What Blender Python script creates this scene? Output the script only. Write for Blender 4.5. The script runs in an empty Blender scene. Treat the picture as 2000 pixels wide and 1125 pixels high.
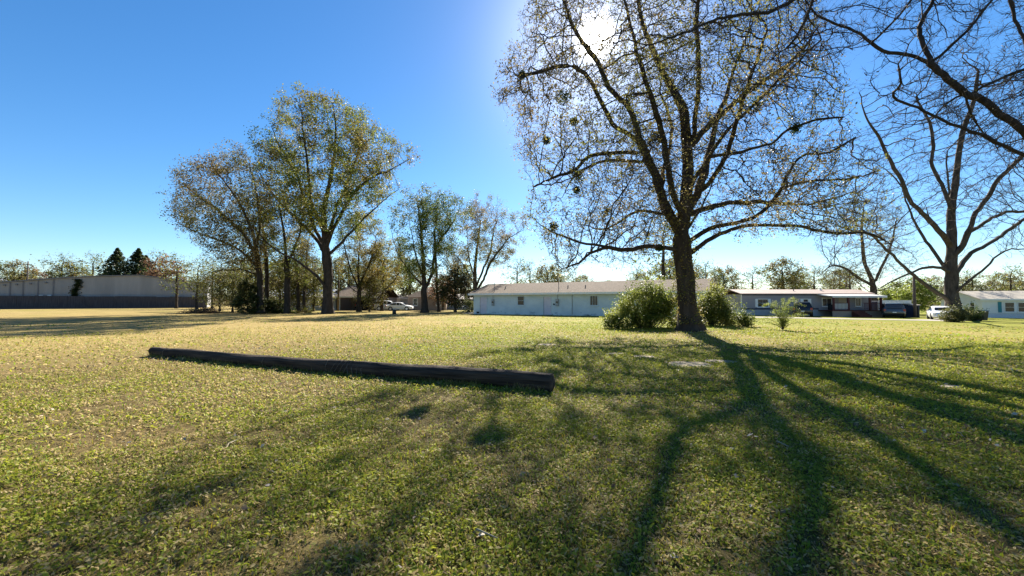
import bpy, math, random
import numpy as np
from mathutils import Vector, Matrix

# ------------------------------------------------------------------ camera, sky, sun, exposure
F, CX, CY, EYE = 760.0, 1000.0, 562.5, 1.5            # focal length in photo pixels (2000 wide)
PITCH = math.atan((590.0 - CY) / F)
SP, CP = math.sin(PITCH), math.cos(PITCH)
scene = bpy.context.scene
COL = scene.collection

def ray(x, y):
    u, v = (x - CX) / F, (CY - y) / F
    return Vector((u, CP - v * SP, SP + v * CP))

def P(x, y, D):                                          # the point seen at a pixel at depth D
    r = ray(x, y)
    return Vector((0, 0, EYE)) + r * (D / r.y)

cam = bpy.data.objects.new('camera', bpy.data.cameras.new('camera'))
COL.objects.link(cam)
cam.location = (0, 0, EYE)
cam.rotation_euler = (math.pi / 2 + PITCH, 0, 0)
cam.data.sensor_width = 36
cam.data.lens = F / 2000 * 36
cam.data.clip_start = 0.05
cam.data.clip_end = 4000
scene.camera = cam

SUN = ray(1162, 78).normalized()
ELEV = math.asin(SUN.z)
AZ = math.atan2(SUN.x, SUN.y)                            # clockwise from +Y
world = bpy.data.worlds.new('World')
scene.world = world
world.use_nodes = True
wn, wl = world.node_tree.nodes, world.node_tree.links
bg = wn['Background']
sky = wn.new('ShaderNodeTexSky')
sky.sky_type = 'NISHITA'
sky.sun_disc = False
sky.sun_elevation = ELEV
sky.sun_rotation = AZ
sky.altitude = 50
sky.air_density = 1.0
sky.dust_density = 0.15
sky.ozone_density = 4.5
# the bright aureole of the sky round the sun (the sun stands inside the frame)
geo = wn.new('ShaderNodeNewGeometry')
dot = wn.new('ShaderNodeVectorMath'); dot.operation = 'DOT_PRODUCT'
dot.inputs[1].default_value = SUN
wl.new(geo.outputs['Incoming'], dot.inputs[0])
neg = wn.new('ShaderNodeMath'); neg.operation = 'MULTIPLY'; neg.inputs[1].default_value = -1
wl.new(dot.outputs['Value'], neg.inputs[0])
mx = wn.new('ShaderNodeMath'); mx.operation = 'MAXIMUM'; mx.inputs[1].default_value = 0
wl.new(neg.outputs[0], mx.inputs[0])
def halo(power, amp):
    p = wn.new('ShaderNodeMath'); p.operation = 'POWER'; p.inputs[1].default_value = power
    wl.new(mx.outputs[0], p.inputs[0])
    m = wn.new('ShaderNodeMath'); m.operation = 'MULTIPLY'; m.inputs[1].default_value = amp
    wl.new(p.outputs[0], m.inputs[0])
    return m
h1, h2 = halo(3600, 190.0), halo(75, 4.0)
ha = wn.new('ShaderNodeMath'); ha.operation = 'ADD'
wl.new(h1.outputs[0], ha.inputs[0]); wl.new(h2.outputs[0], ha.inputs[1])
hc = wn.new('ShaderNodeCombineXYZ')
for i, k in enumerate((1.0, 0.97, 0.9)):
    m = wn.new('ShaderNodeMath'); m.operation = 'MULTIPLY'; m.inputs[1].default_value = k
    wl.new(ha.outputs[0], m.inputs[0]); wl.new(m.outputs[0], hc.inputs[i])
addv = wn.new('ShaderNodeVectorMath'); addv.operation = 'ADD'
hs = wn.new('ShaderNodeHueSaturation'); hs.inputs['Saturation'].default_value = 1.22      # the clear deep blue of a dry spring sky
wl.new(sky.outputs[0], hs.inputs['Color']); wl.new(hs.outputs[0], addv.inputs[0]); wl.new(hc.outputs[0], addv.inputs[1])
wl.new(addv.outputs[0], bg.inputs['Color'])
bg.inputs['Strength'].default_value = 0.05

sun = bpy.data.objects.new('sun', bpy.data.lights.new('sun', 'SUN'))
COL.objects.link(sun)
sun.data.energy = 5.0
sun.data.angle = math.radians(0.55)
sun.data.color = (1.0, 0.93, 0.80)
sun.rotation_euler = SUN.to_track_quat('Z', 'Y').to_euler()
sun.location = (20, 60, 60)

vs = scene.view_settings
vs.view_transform = 'Standard'
vs.look = 'None'
vs.exposure = 1.82
vs.gamma = 1
vs.use_curve_mapping = False
scene.render.engine = 'CYCLES'
scene.cycles.use_denoising = True
scene.cycles.max_bounces = 6
scene.cycles.transparent_max_bounces = 4

rng = np.random.default_rng(11)
random.seed(11)

# ------------------------------------------------------------------ noise and terrain
def _hash(ix, iy, s):
    n = (ix.astype(np.int64) * 374761393 + iy.astype(np.int64) * 668265263 + s * 1442695041) & 0x7fffffff
    n = ((n ^ (n >> 13)) * 1274126177) & 0x7fffffff
    return ((n ^ (n >> 16)) & 0xffff) / 65535.0

def vnoise(x, y, s=0):
    x = np.asarray(x, float); y = np.asarray(y, float)
    ix, iy = np.floor(x), np.floor(y)
    fx, fy = x - ix, y - iy
    fx, fy = fx * fx * (3 - 2 * fx), fy * fy * (3 - 2 * fy)
    a, b = _hash(ix, iy, s), _hash(ix + 1, iy, s)
    c, d = _hash(ix, iy + 1, s), _hash(ix + 1, iy + 1, s)
    return (a * (1 - fx) + b * fx) * (1 - fy) + (c * (1 - fx) + d * fx) * fy

def fbm(x, y, s=0, o=4):
    t, a, tot = 0, 1.0, 0
    for k in range(o):
        t = t + a * vnoise(x * 2 ** k, y * 2 ** k, s + k * 17); tot += a; a *= 0.5
    return t / tot

def sstep(a, b, x):
    t = np.clip((np.asarray(x, float) - a) / (b - a), 0, 1)
    return t * t * (3 - 2 * t)

def gz(x, y):                                            # height of the lawn
    x = np.asarray(x, float); y = np.asarray(y, float)
    z = -0.012 * np.maximum(0, x - 15) * (1 - sstep(90, 200, x))
    near = 1 - sstep(30, 60, np.hypot(x, y))
    return z + near * (0.10 * (fbm(x * 0.22, y * 0.22, 5, 2) - 0.5) + 0.05 * (fbm(x * 0.9, y * 0.9, 6, 3) - 0.5))

def G(x, y):                                             # pixel -> point on the lawn
    r = ray(x, y); z = 0.0
    for _ in range(12):
        t = (EYE - z) / -r.z
        p = Vector((0, 0, EYE)) + r * t
        z = float(gz(p.x, p.y))
    return Vector((p.x, p.y, z))

def GD(x, D):                                            # pixel column at depth D -> lawn
    X = (x - CX) / F * D
    return Vector((X, D, float(gz(X, D))))

def green(x, y):                                         # 0 straw .. 1 green
    g = fbm(x * 0.13 + 3, y * 0.13, 21, 4) * 0.9 + fbm(x * 0.9, y * 0.9, 31, 3) * 0.7 - 0.32
    g = g + 0.22 * sstep(-6, 8, x) - 0.30 * sstep(-2, -14, x) * sstep(4, 12, y)
    g = g + 0.16 * sstep(26, 50, y) * sstep(-30, 0, x)
    return np.clip((g - 0.25) * 1.6, 0, 1)

# ------------------------------------------------------------------ materials
def mat(name, color=(0.5, 0.5, 0.5), rough=0.8, metal=0.0, var=0.0, scale=4.0, color2=None, bump=0.0, bscale=20.0,
        spec=0.3, stretch=None, attr=None, trans=0.0, coords='Object', wave=None, detail=6):
    m = bpy.data.materials.new(name); m.use_nodes = True
    n, l = m.node_tree.nodes, m.node_tree.links
    b = n['Principled BSDF']
    b.inputs['Roughness'].default_value = rough
    b.inputs['Metallic'].default_value = metal
    b.inputs['Specular IOR Level'].default_value = spec
    b.inputs['Base Color'].default_value = (*color, 1)
    tc = n.new('ShaderNodeTexCoord'); mp = n.new('ShaderNodeMapping')
    l.new(tc.outputs[coords], mp.inputs['Vector'])
    if stretch: mp.inputs['Scale'].default_value = stretch
    src = None
    if attr:
        a = n.new('ShaderNodeAttribute'); a.attribute_name = attr
        src = a.outputs['Color']
    if color2 is not None or var:
        nz = n.new('ShaderNodeTexNoise'); nz.inputs['Scale'].default_value = scale; nz.inputs['Detail'].default_value = detail
        nz.inputs['Roughness'].default_value = 0.65
        l.new(mp.outputs[0], nz.inputs['Vector'])
        cr = n.new('ShaderNodeValToRGB')
        cr.color_ramp.elements[0].position = 0.32; cr.color_ramp.elements[1].position = 0.68
        c2 = color2 if color2 is not None else tuple(c * (1 - var) for c in color)
        cr.color_ramp.elements[0].color = (*c2, 1)
        cr.color_ramp.elements[1].color = (*color, 1)
        l.new(nz.outputs['Fac'], cr.inputs['Fac'])
        if src is not None:
            mm = n.new('ShaderNodeMix'); mm.data_type = 'RGBA'; mm.blend_type = 'MULTIPLY'; mm.inputs[0].default_value = 1
            l.new(src, mm.inputs[6]); l.new(cr.outputs[0], mm.inputs[7]); src = mm.outputs[2]
        else:
            src = cr.outputs[0]
    if src is not None: l.new(src, b.inputs['Base Color'])
    hsrc = None
    if bump:
        bn = n.new('ShaderNodeTexNoise'); bn.inputs['Scale'].default_value = bscale; bn.inputs['Detail'].default_value = 5
        l.new(mp.outputs[0], bn.inputs['Vector']); hsrc = bn.outputs['Fac']
    if wave:                                             # (axis, scale, strength): ribs or laps of a cladding
        wv = n.new('ShaderNodeTexWave'); wv.bands_direction = wave[0]; wv.inputs['Scale'].default_value = wave[1]
        if len(wave) > 3: wv.wave_profile = wave[3]
        l.new(tc.outputs[coords], wv.inputs['Vector'])
        bu2 = n.new('ShaderNodeBump'); bu2.inputs['Strength'].default_value = wave[2]; bu2.inputs['Distance'].default_value = 0.03
        l.new(wv.outputs['Fac'], bu2.inputs['Height'])
        l.new(bu2.outputs[0], b.inputs['Normal'])
    if hsrc is not None:
        bu = n.new('ShaderNodeBump'); bu.inputs['Strength'].default_value = bump; bu.inputs['Distance'].default_value = 0.03
        l.new(hsrc, bu.inputs['Height'])
        if wave: l.new(bu2.outputs[0], bu.inputs['Normal'])
        l.new(bu.outputs[0], b.inputs['Normal'])
    if trans:
        t = n.new('ShaderNodeBsdfTranslucent')
        if src is not None: l.new(src, t.inputs['Color'])
        else: t.inputs['Color'].default_value = (*color, 1)
        mix = n.new('ShaderNodeMixShader'); mix.inputs[0].default_value = trans
        l.new(b.outputs[0], mix.inputs[1]); l.new(t.outputs[0], mix.inputs[2])
        l.new(mix.outputs[0], n['Material Output'].inputs['Surface'])
    return m

M = {}
M['bark'] = mat('bark', (0.075, 0.058, 0.045), 0.95, color2=(0.025, 0.02, 0.016), scale=5, bump=0.9, bscale=9, stretch=(1, 1, 0.3), spec=0.1)
M['bark_grey'] = mat('bark_grey', (0.105, 0.085, 0.068), 0.95, color2=(0.04, 0.032, 0.026), scale=5, bump=0.9, bscale=9, stretch=(1, 1, 0.3), spec=0.1)
M['twig'] = mat('twig', (0.055, 0.042, 0.034), 0.9, spec=0.1)
M['leaf'] = mat('leaf', rough=0.55, attr='Col', trans=0.5, spec=0.25)
M['bushleaf'] = mat('bushleaf', rough=0.55, attr='Col', trans=0.5, spec=0.3)
M['grass'] = mat('grass', rough=0.6, attr='Col', trans=0.45, spec=0.2)
M['ground'] = mat('ground', (1, 1, 1), 0.95, color2=(0.45, 0.42, 0.38), scale=7, bump=1.0, bscale=14, attr='Col', spec=0.05, coords='Object', detail=9)
M['sand'] = mat('sand', (0.42, 0.36, 0.27), 0.95, color2=(0.2, 0.17, 0.1), scale=3, bump=0.6, bscale=14, spec=0.05)
M['lane'] = mat('lane', (0.36, 0.33, 0.29), 0.95, color2=(0.24, 0.22, 0.18), scale=1.5, bump=0.4, spec=0.1)
M['log'] = mat('log', (0.085, 0.062, 0.046), 0.9, color2=(0.014, 0.011, 0.010), scale=4, bump=1.0, bscale=7, stretch=(0.3, 5, 5), spec=0.15)
M['logend'] = mat('logend', (0.10, 0.075, 0.055), 0.9, color2=(0.03, 0.022, 0.018), scale=9, bump=0.8, spec=0.1)
M['wire'] = mat('wire', (0.16, 0.13, 0.10), 0.6, metal=0.5)
M['bluewall'] = mat('bluewall', (0.62, 0.69, 0.71), 0.85, color2=(0.48, 0.56, 0.59), scale=0.8, bump=0.12, bscale=5, spec=0.2)
M['blue_stain'] = mat('blue_stain', (0.30, 0.36, 0.38), 0.9, color2=(0.50, 0.60, 0.65), scale=5)
M['shingle'] = mat('shingle', (0.165, 0.125, 0.095), 0.95, color2=(0.095, 0.072, 0.056), scale=3, bump=0.5, bscale=30, spec=0.1)
M['pinkdoor'] = mat('pinkdoor', (0.62, 0.58, 0.64), 0.7, var=0.12, scale=2)
M['white'] = mat('white', (0.78, 0.78, 0.76), 0.6, var=0.1, scale=1.5)
M['whitesiding'] = mat('whitesiding', (0.74, 0.75, 0.76), 0.6, var=0.08, scale=1, wave=('Z', 2.6, 0.5, 'SAW'))
M['brickwhite'] = mat('brickwhite', (0.62, 0.64, 0.67), 0.85, var=0.2, scale=6, bump=0.5, bscale=14)
M['glass'] = mat('glass', (0.015, 0.018, 0.022), 0.08, spec=0.35)
M['blind'] = mat('blind', (0.5, 0.5, 0.48), 0.5, wave=('Z', 12, 0.3))
M['darkgap'] = mat('darkgap', (0.012, 0.011, 0.01), 0.9)
M['meter'] = mat('meter', (0.30, 0.32, 0.33), 0.5, metal=0.4, var=0.2)
M['greysiding'] = mat('greysiding', (0.30, 0.285, 0.31), 0.7, var=0.12, scale=1, wave=('X', 2.5, 0.4))
M['navy'] = mat('navy', (0.05, 0.06, 0.10), 0.7)
M['skirt'] = mat('skirt', (0.40, 0.43, 0.47), 0.8, var=0.2, scale=2)
M['pinkroof'] = mat('pinkroof', (0.36, 0.27, 0.235), 0.8, var=0.2, scale=1.5, wave=('X', 2.2, 0.4))
M['awning'] = mat('awning', (0.80, 0.80, 0.77), 0.5, wave=('X', 3.5, 0.6))
M['darkred'] = mat('darkred', (0.10, 0.03, 0.028), 0.8)
M['beige'] = mat('beige', (0.42, 0.37, 0.30), 0.8, var=0.12)
M['brickbeige'] = mat('brickbeige', (0.38, 0.30, 0.25), 0.9, color2=(0.28, 0.21, 0.175), scale=9, bump=0.3)
M['roofgrey'] = mat('roofgrey', (0.34, 0.31, 0.29), 0.9, var=0.2, scale=2)
M['teal'] = mat('teal', (0.03, 0.20, 0.24), 0.6)
M['metalwall'] = mat('metalwall', (0.32, 0.31, 0.305), 0.65, color2=(0.23, 0.228, 0.226), scale=0.5, stretch=(1, 1, 0.12), wave=('X', 3.0, 0.4), spec=0.3)
M['metalroof'] = mat('metalroof', (0.55, 0.56, 0.57), 0.45, metal=0.4, var=0.15)
M['seam'] = mat('seam', (0.16, 0.16, 0.17), 0.7)
M['fence'] = mat('fence', (0.105, 0.093, 0.096), 0.9, color2=(0.05, 0.044, 0.047), scale=1.6, stretch=(4, 1, 0.3), wave=('X', 3.2, 0.6), spec=0.1)
M['pole'] = mat('pole', (0.13, 0.10, 0.08), 0.9, var=0.3, scale=3, stretch=(6, 6, 0.3))
M['concrete'] = mat('concrete', (0.33, 0.31, 0.28), 0.9, var=0.25, scale=5, bump=0.3)
M['paintwhite'] = mat('paintwhite', (0.80, 0.81, 0.82), 0.25, spec=0.6)
M['paintblack'] = mat('paintblack', (0.012, 0.013, 0.016), 0.2, spec=0.6)
M['paintgrey'] = mat('paintgrey', (0.10, 0.105, 0.115), 0.25, metal=0.5, spec=0.6)
M['rubber'] = mat('rubber', (0.015, 0.015, 0.015), 0.85)
M['rim'] = mat('rim', (0.5, 0.5, 0.52), 0.35, metal=0.8)
M['redlens'] = mat('redlens', (0.30, 0.015, 0.012), 0.25, spec=0.6)
M['lens'] = mat('lens', (0.75, 0.76, 0.78), 0.12, spec=0.8)
M['binblack'] = mat('binblack', (0.02, 0.024, 0.024), 0.5)
M['litter'] = mat('litter', rough=0.8, attr='Col', trans=0.25)

# ------------------------------------------------------------------ object helpers
def tag(o, label=None, cat=None, group=None, kind=None):
    if label: o['label'] = label
    if cat: o['category'] = cat
    if group: o['group'] = group
    if kind: o['kind'] = kind
    return o

def empty(name, loc, rz=0.0, label=None, cat=None, group=None):
    o = bpy.data.objects.new(name, None); COL.objects.link(o)
    o.location = loc; o.rotation_euler = (0, 0, rz); o.empty_display_size = 0.2
    return tag(o, label, cat, group)

def link(name, me, m, parent=None, smooth=False):
    if m is not None and not me.materials: me.materials.append(m)
    o = bpy.data.objects.new(name, me); COL.objects.link(o)
    if parent is not None: o.parent = parent
    if smooth: me.polygons.foreach_set('use_smooth', [True] * len(me.polygons))
    return o

def npmesh(name, verts, faces, cols=None):               # faces: (n,3) or (n,4) array or list of such arrays
    me = bpy.data.meshes.new(name)
    if isinstance(faces, np.ndarray): faces = [faces]
    faces = [f for f in faces if len(f)]
    nl = sum(f.size for f in faces); nf = sum(len(f) for f in faces)
    me.vertices.add(len(verts)); me.vertices.foreach_set('co', np.asarray(verts, np.float32).ravel())
    me.loops.add(nl); me.loops.foreach_set('vertex_index', np.concatenate([f.ravel() for f in faces]).astype(np.int32))
    me.polygons.add(nf)
    tot = np.concatenate([np.full(len(f), f.shape[1], np.int32) for f in faces])
    st = np.concatenate([[0], np.cumsum(tot)[:-1]]).astype(np.int32)
    me.polygons.foreach_set('loop_start', st)
    me.update(calc_edges=True)
    if cols is not None:
        a = me.color_attributes.new('Col', 'FLOAT_COLOR', 'POINT')
        c = np.ones((len(verts), 4), np.float32); c[:, :3] = cols
        a.data.foreach_set('color', c.ravel())
    me.validate()
    return me

class MB:
    """collects boxes, prisms and tubes into one mesh"""
    def __init__(s): s.v = []; s.f = []
    def add(s, vs, fs):
        b = len(s.v); s.v += [tuple(v) for v in vs]; s.f += [tuple(i + b for i in f) for f in fs]; return s
    def box(s, x0, x1, y0, y1, z0, z1):
        return s.add([(x0, y0, z0), (x1, y0, z0), (x1, y1, z0), (x0, y1, z0), (x0, y0, z1), (x1, y0, z1), (x1, y1, z1), (x0, y1, z1)],
                     [(0, 3, 2, 1), (4, 5, 6, 7), (0, 1, 5, 4), (1, 2, 6, 5), (2, 3, 7, 6), (3, 0, 4, 7)])
    def prism(s, poly, axis, a, b):                      # polygon in the two other axes, extruded along axis
        def mk(p, t): return {'x': (t, p[0], p[1]), 'y': (p[0], t, p[1]), 'z': (p[0], p[1], t)}[axis]
        n = len(poly)
        return s.add([mk(p, a) for p in poly] + [mk(p, b) for p in poly],
                     [tuple(range(n))[::-1], tuple(range(n, 2 * n))] + [(i, (i + 1) % n, n + (i + 1) % n, n + i) for i in range(n)])
    def tube(s, pts, rad, n=8, caps=True):
        pts = [Vector(p) for p in pts]
        if not hasattr(rad, '__len__'): rad = [rad] * len(pts)
        t = (pts[1] - pts[0]).normalized()
        u = t.orthogonal().normalized(); vs = []
        for i, p in enumerate(pts):
            t = (pts[min(i + 1, len(pts) - 1)] - pts[max(i - 1, 0)]).normalized()
            u = (u - t * u.dot(t)).normalized(); w = t.cross(u)
            vs += [p + (u * math.cos(a) + w * math.sin(a)) * rad[i] for a in (2 * math.pi * k / n for k in range(n))]
        fs = [(i * n + k, i * n + (k + 1) % n, (i + 1) * n + (k + 1) % n, (i + 1) * n + k) for i in range(len(pts) - 1) for k in range(n)]
        if caps: fs += [tuple(range(n))[::-1], tuple(range((len(pts) - 1) * n, len(pts) * n))]
        return s.add(vs, fs)
    def obj(s, name, m, parent=None, smooth=False, bevel=0.0):
        me = bpy.data.meshes.new(name); me.from_pydata(s.v, [], s.f); me.update()
        o = link(name, me, m, parent, smooth)
        if bevel:
            b = o.modifiers.new('bevel', 'BEVEL'); b.width = bevel; b.segments = 2
        return o

def copy_tree(o, parent=None):
    c = o.copy(); COL.objects.link(c); c.parent = parent
    for ch in list(o.children): copy_tree(ch, c)
    return c

# ------------------------------------------------------------------ the setting: lawn, sand, lane
ang = np.radians(np.linspace(-95, 95, 241))
rad = np.concatenate([np.linspace(0.3, 12, 90), np.geomspace(12.15, 1800, 140)])
A, R = np.meshgrid(ang, rad)
gx, gy = np.sin(A) * R, np.cos(A) * R - 1.5
gzv = gz(gx, gy)
gr = green(gx, gy)
STRAW = np.array((0.36, 0.275, 0.11)); GREEN = np.array((0.235, 0.25, 0.035)); SOIL = np.array((0.11, 0.08, 0.045))
base = STRAW * (1 - gr[..., None]) + GREEN * gr[..., None]
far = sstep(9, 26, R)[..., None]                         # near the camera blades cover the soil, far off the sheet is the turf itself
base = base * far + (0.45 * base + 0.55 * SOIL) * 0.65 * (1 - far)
base = base * (0.8 + 0.4 * fbm(gx * 1.7, gy * 1.7, 77, 3))[..., None]
nr, na = R.shape
idx = np.arange(nr * na).reshape(nr, na)
quads = np.stack([idx[:-1, :-1], idx[1:, :-1], idx[1:, 1:], idx[:-1, 1:]], -1).reshape(-1, 4)[:, ::-1]
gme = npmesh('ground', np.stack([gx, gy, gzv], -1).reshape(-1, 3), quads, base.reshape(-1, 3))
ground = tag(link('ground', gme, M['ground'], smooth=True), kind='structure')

def patch(name, cx, cy, rx, ry, m, lift, seed, rot=0):   # an irregular sheet lying on the lawn
    n = 40; rings = 7; vs = [(cx, cy, float(gz(cx, cy)) + lift)]
    for k in range(1, rings + 1):
        for i in range(n):
            a = 2 * math.pi * i / n
            q = 0.65 + 0.6 * float(fbm(np.array(math.cos(a) * 1.6 + seed), np.array(math.sin(a) * 1.6), seed, 3))
            ux, uy = math.cos(a) * rx * q * k / rings, math.sin(a) * ry * q * k / rings
            x, y = cx + ux * math.cos(rot) - uy * math.sin(rot), cy + ux * math.sin(rot) + uy * math.cos(rot)
            vs.append((x, y, float(gz(x, y)) + (lift if k < rings else 0.002)))
    fs = [(0, 1 + i, 1 + (i + 1) % n) for i in range(n)]
    for k in range(rings - 1):
        for i in range(n):
            a, b = 1 + k * n + i, 1 + k * n + (i + 1) % n
            fs.append((a, a + n, b + n, b))
    me = bpy.data.meshes.new(name); me.from_pydata(vs, [], fs); me.update()
    return tag(link(name, me, m, smooth=True), kind='structure')

sand_spots = []
for i, (px, py, rx, ry) in enumerate([(1345, 712, 0.62, 0.42), (1258, 697, 0.33, 0.22), (1200, 691, 0.3, 0.16), (1068, 673, 0.35, 0.3), (1405, 706, 0.5, 0.25), (1855, 755, 0.22, 0.1)]):
    p = G(px, py); sand_spots.append((p.x, p.y, rx, ry))
    patch('bare_soil', p.x, p.y, rx, ry, M['sand'], 0.012, i + 3)
# lane of pale gravel in front of the houses on the right
lp = [GD(1420, 42.5), GD(1560, 41.2), GD(1700, 39.5), GD(1800, 38.5), GD(1860, 40), GD(1875, 48)]
lv, lf = [], []
for i, p in enumerate(lp):
    t = (lp[min(i + 1, len(lp) - 1)] - lp[max(i - 1, 0)]); t.z = 0; t.normalize(); s = Vector((-t.y, t.x, 0))
    for k in (-1.7, 0, 1.7):
        q = p + s * k; lv.append((q.x, q.y, float(gz(q.x, q.y)) + 0.02))
for i in range(len(lp) - 1):
    for k in range(2):
        a = i * 3 + k; lf.append((a, a + 3, a + 4, a + 1))
me = bpy.data.meshes.new('lane'); me.from_pydata(lv, [], lf); me.update()
tag(link('lane', me, M['lane']), kind='structure')

# ------------------------------------------------------------------ trees
def catmull(pts, step):
    pts = [Vector(p) for p in pts]
    if len(pts) == 2: pts = [pts[0], (pts[0] + pts[1]) / 2, pts[1]]
    q = [pts[0] * 2 - pts[1]] + pts + [pts[-1] * 2 - pts[-2]]
    out = []
    for i in range(1, len(q) - 2):
        p0, p1, p2, p3 = q[i - 1:i + 3]
        n = max(1, int(round((p2 - p1).length / step)))
        for k in range(n):
            t = k / n
            out.append(0.5 * ((2 * p1) + (p2 - p0) * t + (2 * p0 - 5 * p1 + 4 * p2 - p3) * t * t + (3 * p1 - p0 - 3 * p2 + p3) * t ** 3))
    out.append(pts[-1])
    return [np.array(p) for p in out]

def clumped(p, n, k, seed):                              # keep the n points where a soft noise is densest: boughs with gaps between
    f = (vnoise(p[:, 0] * k, p[:, 1] * k, seed) + vnoise(p[:, 1] * k + 7, p[:, 2] * k, seed + 1) + vnoise(p[:, 0] * k + 3, p[:, 2] * k + 5, seed + 2))
    f = f + np.random.default_rng(seed).random(len(p)) * 0.35
    return p[np.argsort(-f)[:n]]

def poly_env(poly, D, depth, n, r, core=None):
    """points filling a crown: its outline as seen in the photo, its depth as deep as it is wide"""
    n0 = n; n = int(n * 1.7)
    poly = np.array(poly, float); c = np.array(core if core else poly.mean(0))
    lo, hi = poly.min(0), poly.max(0); out = []
    A_, B_ = poly, np.roll(poly, -1, 0)
    while len(out) < n:
        p = lo + r.random(2) * (hi - lo)
        ins = ((A_[:, 1] > p[1]) != (B_[:, 1] > p[1])) & (p[0] < (B_[:, 0] - A_[:, 0]) * (p[1] - A_[:, 1]) / (B_[:, 1] - A_[:, 1] + 1e-9) + A_[:, 0])
        if ins.sum() % 2 == 0: continue
        d = p - c; e = B_ - A_                           # distance to the outline in that direction
        den = d[0] * e[:, 1] - d[1] * e[:, 0]
        w = A_ - c
        with np.errstate(all='ignore'):
            t = (w[:, 0] * e[:, 1] - w[:, 1] * e[:, 0]) / den
            s = (w[:, 0] * d[1] - w[:, 1] * d[0]) / den
        ok = (t > 0.999) & (s >= 0) & (s <= 1)
        q = 1 / t[ok].min() if ok.any() else 1.0
        th = math.sqrt(max(0.06, 1 - 0.94 * q * q))
        if r.random() > th: continue
        out.append(np.array(P(p[0], p[1], D + (r.random() * 2 - 1) * depth * th)))
    return clumped(np.array(out), n0, 3.2 / depth if depth > 2.5 else 0.8, 19)

def prof_env(prof, n, r, lean=(0, 0)):
    """points filling a crown of revolution, prof = [(z, radius), ...]"""
    z0, z1 = prof[0][0], prof[-1][0]; rm = max(p[1] for p in prof); out = []
    zs, rs = [p[0] for p in prof], [p[1] for p in prof]
    ph = r.random(6) * 6.28
    while len(out) < n:
        z = z0 + r.random() * (z1 - z0); x, y = (r.random(2) * 2 - 1) * rm * 1.2
        a = math.atan2(y, x); R_ = np.interp(z, zs, rs) * (1 + 0.16 * math.sin(2 * a + ph[0] + z) + 0.13 * math.sin(3 * a + ph[1] - 1.3 * z))
        if x * x + y * y < R_ * R_: out.append((x + lean[0] * z, y + lean[1] * z, z))
    return np.array(out)

def grow(limbs, attr, step, di, dk, r, wig=0.25, maxit=140, up=0.05):
    pos, par, lid, frac = [], [], [], []
    for k, poly in enumerate(limbs):
        pts = catmull(poly, step)
        if k == 0:
            pr = -1
        else:
            d = ((np.array(pos) - pts[0]) ** 2).sum(1); pr = int(d.argmin()); pts = pts[1:] if d[pr] < (step * 1.0) ** 2 else pts
        off = np.zeros(3)
        for j, p in enumerate(pts):
            off = off * 0.75 + r.normal(0, 1, 3) * wig * step * 0.4
            pos.append(p + off * min(1, j / 3) * (0.4 if k == 0 else 1)); par.append(pr); lid.append(k); frac.append((k, j / len(pts), len(pts) * step)); pr = len(pos) - 1
    nlimb = len(limbs)
    cap = len(pos) + 30000
    X = np.zeros((cap, 3)); X[:len(pos)] = pos; n = len(pos)
    par = par + [0] * (cap - n); nch = np.zeros(cap, int)
    for i in range(n):
        if par[i] >= 0: nch[par[i]] += 1
    a = attr.copy()
    nd = np.full(len(a), 1e9); ni = np.zeros(len(a), int)
    def upd(s, e):
        for b in range(s, e, 400):
            d = ((a[:, None, :] - X[None, b:min(e, b + 400), :]) ** 2).sum(-1)
            k = d.argmin(1); dm = d[np.arange(len(a)), k]; better = dm < nd
            nd[better] = dm[better]; ni[better] = k[better] + b
    upd(0, n)
    for it in range(maxit):
        keep = nd > dk * dk
        a, nd, ni = a[keep], nd[keep], ni[keep]
        act = nd < di * di
        if not act.any():
            if len(a) == 0: break
            act = nd < nd.min() * 1.5 + 1e-6
        u, inv = np.unique(ni[act], return_inverse=True)
        d = a[act] - X[ni[act]]; d /= np.linalg.norm(d, axis=1)[:, None] + 1e-9
        s = np.zeros((len(u), 3)); np.add.at(s, inv, d)
        s /= np.linalg.norm(s, axis=1)[:, None] + 1e-9
        s += r.normal(0, wig, s.shape); s[:, 2] += up
        s /= np.linalg.norm(s, axis=1)[:, None] + 1e-9
        ok = nch[u] < 4
        u, s = u[ok], s[ok]
        if len(u) == 0 or n + len(u) > cap: break
        X[n:n + len(u)] = X[u] + s * step
        for j, q in enumerate(u): par[n + j] = int(q); nch[q] += 1
        lid += [lid[q] for q in u]
        upd(n, n + len(u)); n += len(u)
    return X[:n].copy(), np.array(par[:n]), np.array(lid[:n]), frac

def wood(X, par, lid, R0, r0, flare=0.6, taper=None):
    n = len(X); nch = np.bincount(par[par >= 0], minlength=n)
    tips = max(2, int((nch == 0).sum()))
    e = math.log(tips) / math.log(R0 / r0)
    acc = np.where(nch == 0, r0 ** e, 0.0)
    for i in range(n - 1, 0, -1): acc[par[i]] += acc[i]
    rad = acc ** (1 / e)
    z0 = X[0, 2]
    rad = rad * (1 + flare * np.exp(-(X[:, 2] - z0) / (R0 * 1.1)) * (rad > R0 * 0.5))
    return rad, nch

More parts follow.
